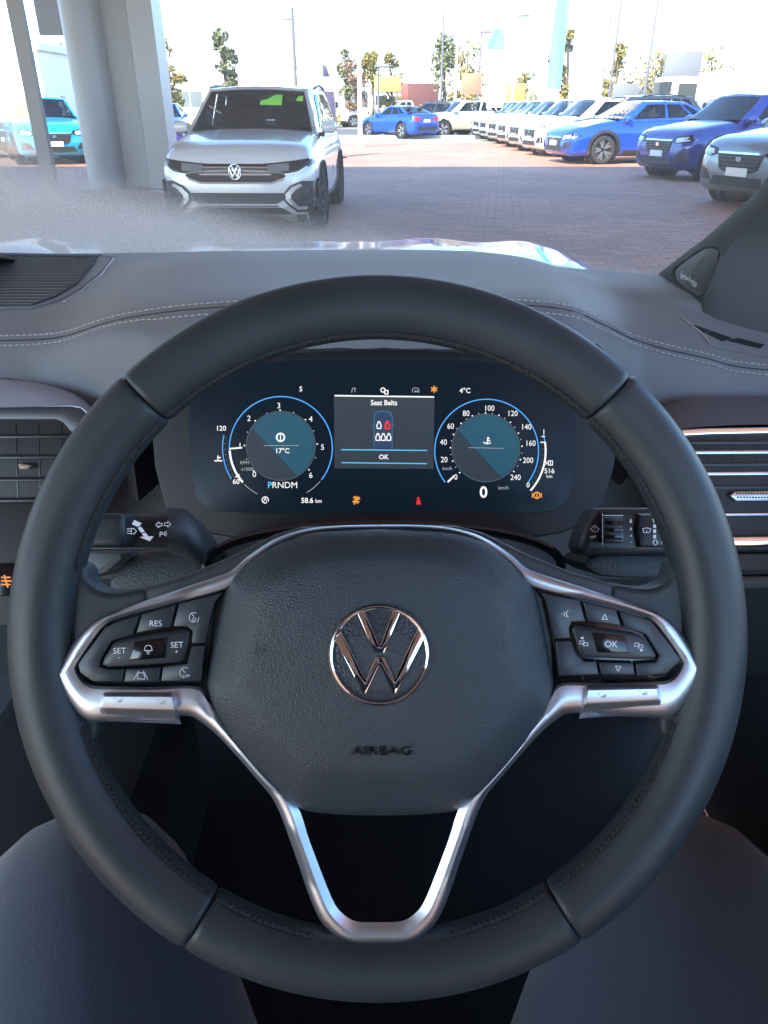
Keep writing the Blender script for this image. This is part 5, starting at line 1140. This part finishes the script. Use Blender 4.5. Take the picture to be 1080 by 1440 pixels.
CL.arc('start_stop_symbol', 373, 703, 4.4, -30, 300, 1.3, H2, w, None, 16); CL.line('start_stop_symbol', [(371, 705), (373, 700), (375, 705)], 1.0, H2, w)
CL.line('fuel_symbol', [[(767, 648.5), (770, 651), (767, 653)], [(771, 648), (777, 648), (777, 654), (771, 654), (771, 648)], [(774, 648), (774, 654)]], 1.1, H2, w)
# warning lamps
CL.line('frost_warning', [[(610.5+4.4*math.cos(rad(a)), 547.4+4.4*math.sin(rad(a))), (610.5-4.4*math.cos(rad(a)), 547.4-4.4*math.sin(rad(a)))] for a in (90, 30, 150)], 1.9, H2, am)
CL.line('traction_warning', [[(497, 699.5), (505, 699.5)], [(498, 703), (506, 701.5)], [(496, 705.5), (505, 705.5)], [(499, 698), (503, 708)], [(504, 699), (498, 709)]], 1.9, H2, am)
CL.arc('brake_warning', 755, 696.5, 4.2, 0, 360, 1.9, H2, am, None, 20); CL.line('brake_warning', [[(749, 693.5), (748.5, 699.5)], [(761, 693.5), (761.5, 699.5)], [(755, 694), (755, 699)]], 1.5, H2, am)
CL.disc('belt_warning', 588.3, 700.8, 1.9, H2, rd, None, 10); CL.poly('belt_warning', [(586.3, 703), (590.3, 703), (592, 709.5), (585, 709.5)], H2, rd)
# centre panel
cp_ = CL.poly('centre_panel', [(469.5, 556), (611, 557.5), (609.5, 659.5), (470.5, 658.5)], H1, gd)
CL.line('panel_line', [(471, 556.4), (610, 558.2)], 2.0, H2, w, cp_); CL.line('panel_line', [(480, 632.4), (600.5, 633.4)], 1.5, H2, cyn, cp_); CL.line('panel_line', [(480.5, 650.6), (600, 652)], 1.5, H2, cyn, cp_)
CL.text('lettering', 'Seat Belts', 540, 566, 7.4, H2, w, cp_, bold=.018, sx=.92); CL.text('lettering', 'OK', 539.5, 642.3, 6.6, H2, w, cp_, bold=.02)
def rr_(x0, y0, x1, y1, r): return [(x0, y1), (x0, y0+r), (x0+r*.3, y0+r*.3), (x0+r, y0), (x1-r, y0), (x1-r*.3, y0+r*.3), (x1, y0+r), (x1, y1)]
cs = CL.poly('car_symbol', rr_(526, 578.5, 551.5, 631, 7), H2, glow('car_symbol_blue', (.06, .16, .42), .28), cp_)
CL.line('car_outline', [rr_(526, 578.5, 551.5, 631, 7), [(526, 598), (523.5, 597.5)], [(551.5, 598), (554.5, 597.5)]], .8, H3, glow('outline_blue', (.10, .40, .8), .6), cs)
for x, y, m_ in ((533, 598, w), (544.7, 598, rd), (531.4, 614.8, w), (539, 614.8, w), (546.8, 614.8, w)):
    CL.line('seat_symbol', [[(x-2.5, y+4.5), (x-3, y), (x-1.5, y-3), (x-1, y-5), (x+1, y-5), (x+1.5, y-3), (x+3, y), (x+2.5, y+4.5), (x-2.5, y+4.5)]], 1.5 if m_ is w else 2.6, H3, m_, cs)
CL.line('music_symbol', [[(494.5, 552), (495.5, 546.5), (499.5, 545.5), (499, 551)]], 1.0, H2, wd, cp_); CL.line('menu_symbol', [circ(538.5, 548.5, 3, 0, 360, 10), [(541, 549), (545.5, 549), (545.5, 554), (541, 554), (541, 549)]], 1.5, H2, w, cp_)
CL.line('car_tab_symbol', [[(580, 552), (580, 547), (582, 545.5), (587, 545.5), (589, 547), (589, 552)], [(582.5, 551), (584, 549), (587, 549), (588, 551), (582.5, 551)]], .8, H2, wd, cp_)
# ================================================================== SEAT, DRIVER, PHONE
M_seat = mat('seat_cloth', (.05, .06, .078), .85, bump=('noise', 700, .4, .0008), var=.12)
se = empty('driver_seat', (0, -.25, .24)); tag(se, 'dark cloth driver seat under the driver', 'seat')
def cushion(name, pts, w, r, m):
    rows = []
    for (y, z, hh_, k) in pts:
        rows.append([V((w*k*math.copysign(abs(math.cos(a))**.35, math.cos(a)), y, z+hh_*math.copysign(abs(math.sin(a))**.5, math.sin(a)))) for a in [2*math.pi*j/28 for j in range(28)]])
    return loft(name, rows, m, se, 60, closed=True, caps=True)
cushion('cushion', [(-.20, .14, .05, .9), (-.18, .14, .09, 1), (.05, .15, .095, 1), (.30, .18, .095, 1), (.50, .21, .085, .98), (.55, .20, .05, .92)], .27, 0, M_seat)
rows = []
for (y, z, d_, k) in ((-.20, .14, .07, .95), (-.26, .35, .07, 1), (-.33, .60, .065, 1), (-.38, .80, .05, .85), (-.40, .86, .03, .7)):
    rows.append([V((.25*k*math.copysign(abs(math.cos(a))**.4, math.cos(a)), y-.08+d_*math.sin(a), z)) for a in [2*math.pi*j/28 for j in range(28)]])
loft('backrest', rows, M_seat, se, 60, closed=True, caps=True); box('headrest', (0, -.47, .98), (.26, .10, .19), M_seat, se, .04); box('seat_base', (0, .1, .03), (.42, .5, .06), M_trimblk, se, .01)
M_trous = mat('navy_trousers', (.034, .058, .096), .9, bump=('noise', 420, .35, .0015), var=.12, vscale=14, sheen=.3)
M_shirt = mat('dark_jacket', (.03, .035, .05), .85, bump=('noise', 50, .3, .01), var=.1)
M_skin = mat('skin', (.52, .30, .22), .5, var=.08, vscale=30)
J = []; E = []
def j(p, r, par=None, ry=None):
    J.append((V(p), r, ry or r)); i = len(J)-1
    if par is not None: E.append((par, i))
    return i
pel = j((0, -.27, .56), .135, None, .11)
for s in (-1, 1):
    hp = j((s*.10, -.20, .565), .12, pel); t1 = j((s*.14, .05, .60), .13, hp); t2 = j((s*.19, .25, .62), .140, t1); kn_ = j((s*.285, .42, .625), .122, t2); k2 = j((s*.315, .50, .575), .100, kn_)
    sh_ = j((s*.35, .55, .43), .062, k2); an = j((s*.39, .57, .30), .042, sh_); j((s*.41, .69, .275), .038, an)
sp1 = j((0, -.36, .74), .13, pel, .10); sp2 = j((0, -.40, .95), .145, sp1, .105); ch = j((0, -.405, 1.12), .13, sp2, .10); nk = j((0, -.38, 1.27), .055, ch); hd = j((0, -.36, 1.36), .085, nk); j((0, -.36, 1.46), .085, hd)
for s in (-1, 1):
    sh = j((s*.17, -.40, 1.17), .068, ch); el = j((s*.26, -.22, .98), .046, sh); wr = j((s*.10, -.085, 1.15), .029, el); pm_ = j((s*.062, -.065, 1.21), .030, wr)
    for q in range(4):
        f1 = j((s*(.060-.004*q), -.050-.004*q, 1.25+.014*(q-1.5)), .0095, pm_); f2 = j((s*(.050-.003*q), -.034, 1.262+.014*(q-1.5)), .0085, f1); j((s*(.032-.002*q), -.030, 1.264+.014*(q-1.5)), .0075, f2)
    a1 = j((s*.045, -.085, 1.225), .0105, pm_); j((s*.022, -.075, 1.245), .0085, a1)
me = bpy.data.meshes.new('person'); me.from_pydata([tuple(p-V((0, -.27, .24))) for p, _, _ in J], E, []); me.update()
po = bpy.data.objects.new('person', me); COL.objects.link(po); po.location = (0, -.27, .24)
sk = po.modifiers.new('skin', 'SKIN')
for i, (p, r, ry) in enumerate(J):
    d = me.skin_vertices[0].data[i]; d.radius = (r, ry); d.use_root = (i == 0)
sb = po.modifiers.new('sub', 'SUBSURF'); sb.levels = 2; sb.render_levels = 2
dg = bpy.context.evaluated_depsgraph_get(); me2 = bpy.data.meshes.new_from_object(po.evaluated_get(dg)); po.modifiers.clear(); po.data = me2; me2.name = 'person'
me2.materials.clear()
for m_ in (M_trous, M_shirt, M_skin): me2.materials.append(m_)
for p in me2.polygons:
    c_ = p.center+V((0, -.27, .24)); p.use_smooth = True
    p.material_index = 2 if (c_.z > 1.24 or (c_.y > -.13 and c_.z > 1.10)) else (1 if (c_.z > .70 and c_.y < .0) else 0)
tag(po, 'seated person in navy trousers with knees spread below the steering wheel', 'person')
ph = empty('phone', C-Fw*.018, (rad(90)-PITCH, 0, 0)); tag(ph, 'dark smartphone held up in both hands before the driver', 'phone')
box('phone_body', (0, -.055, .002), (.076, .158, .008), M_gloss, ph, .003); box('camera_bump', (.0, .002, -.0), (.03, .03, .011), M_gloss, ph, .003)
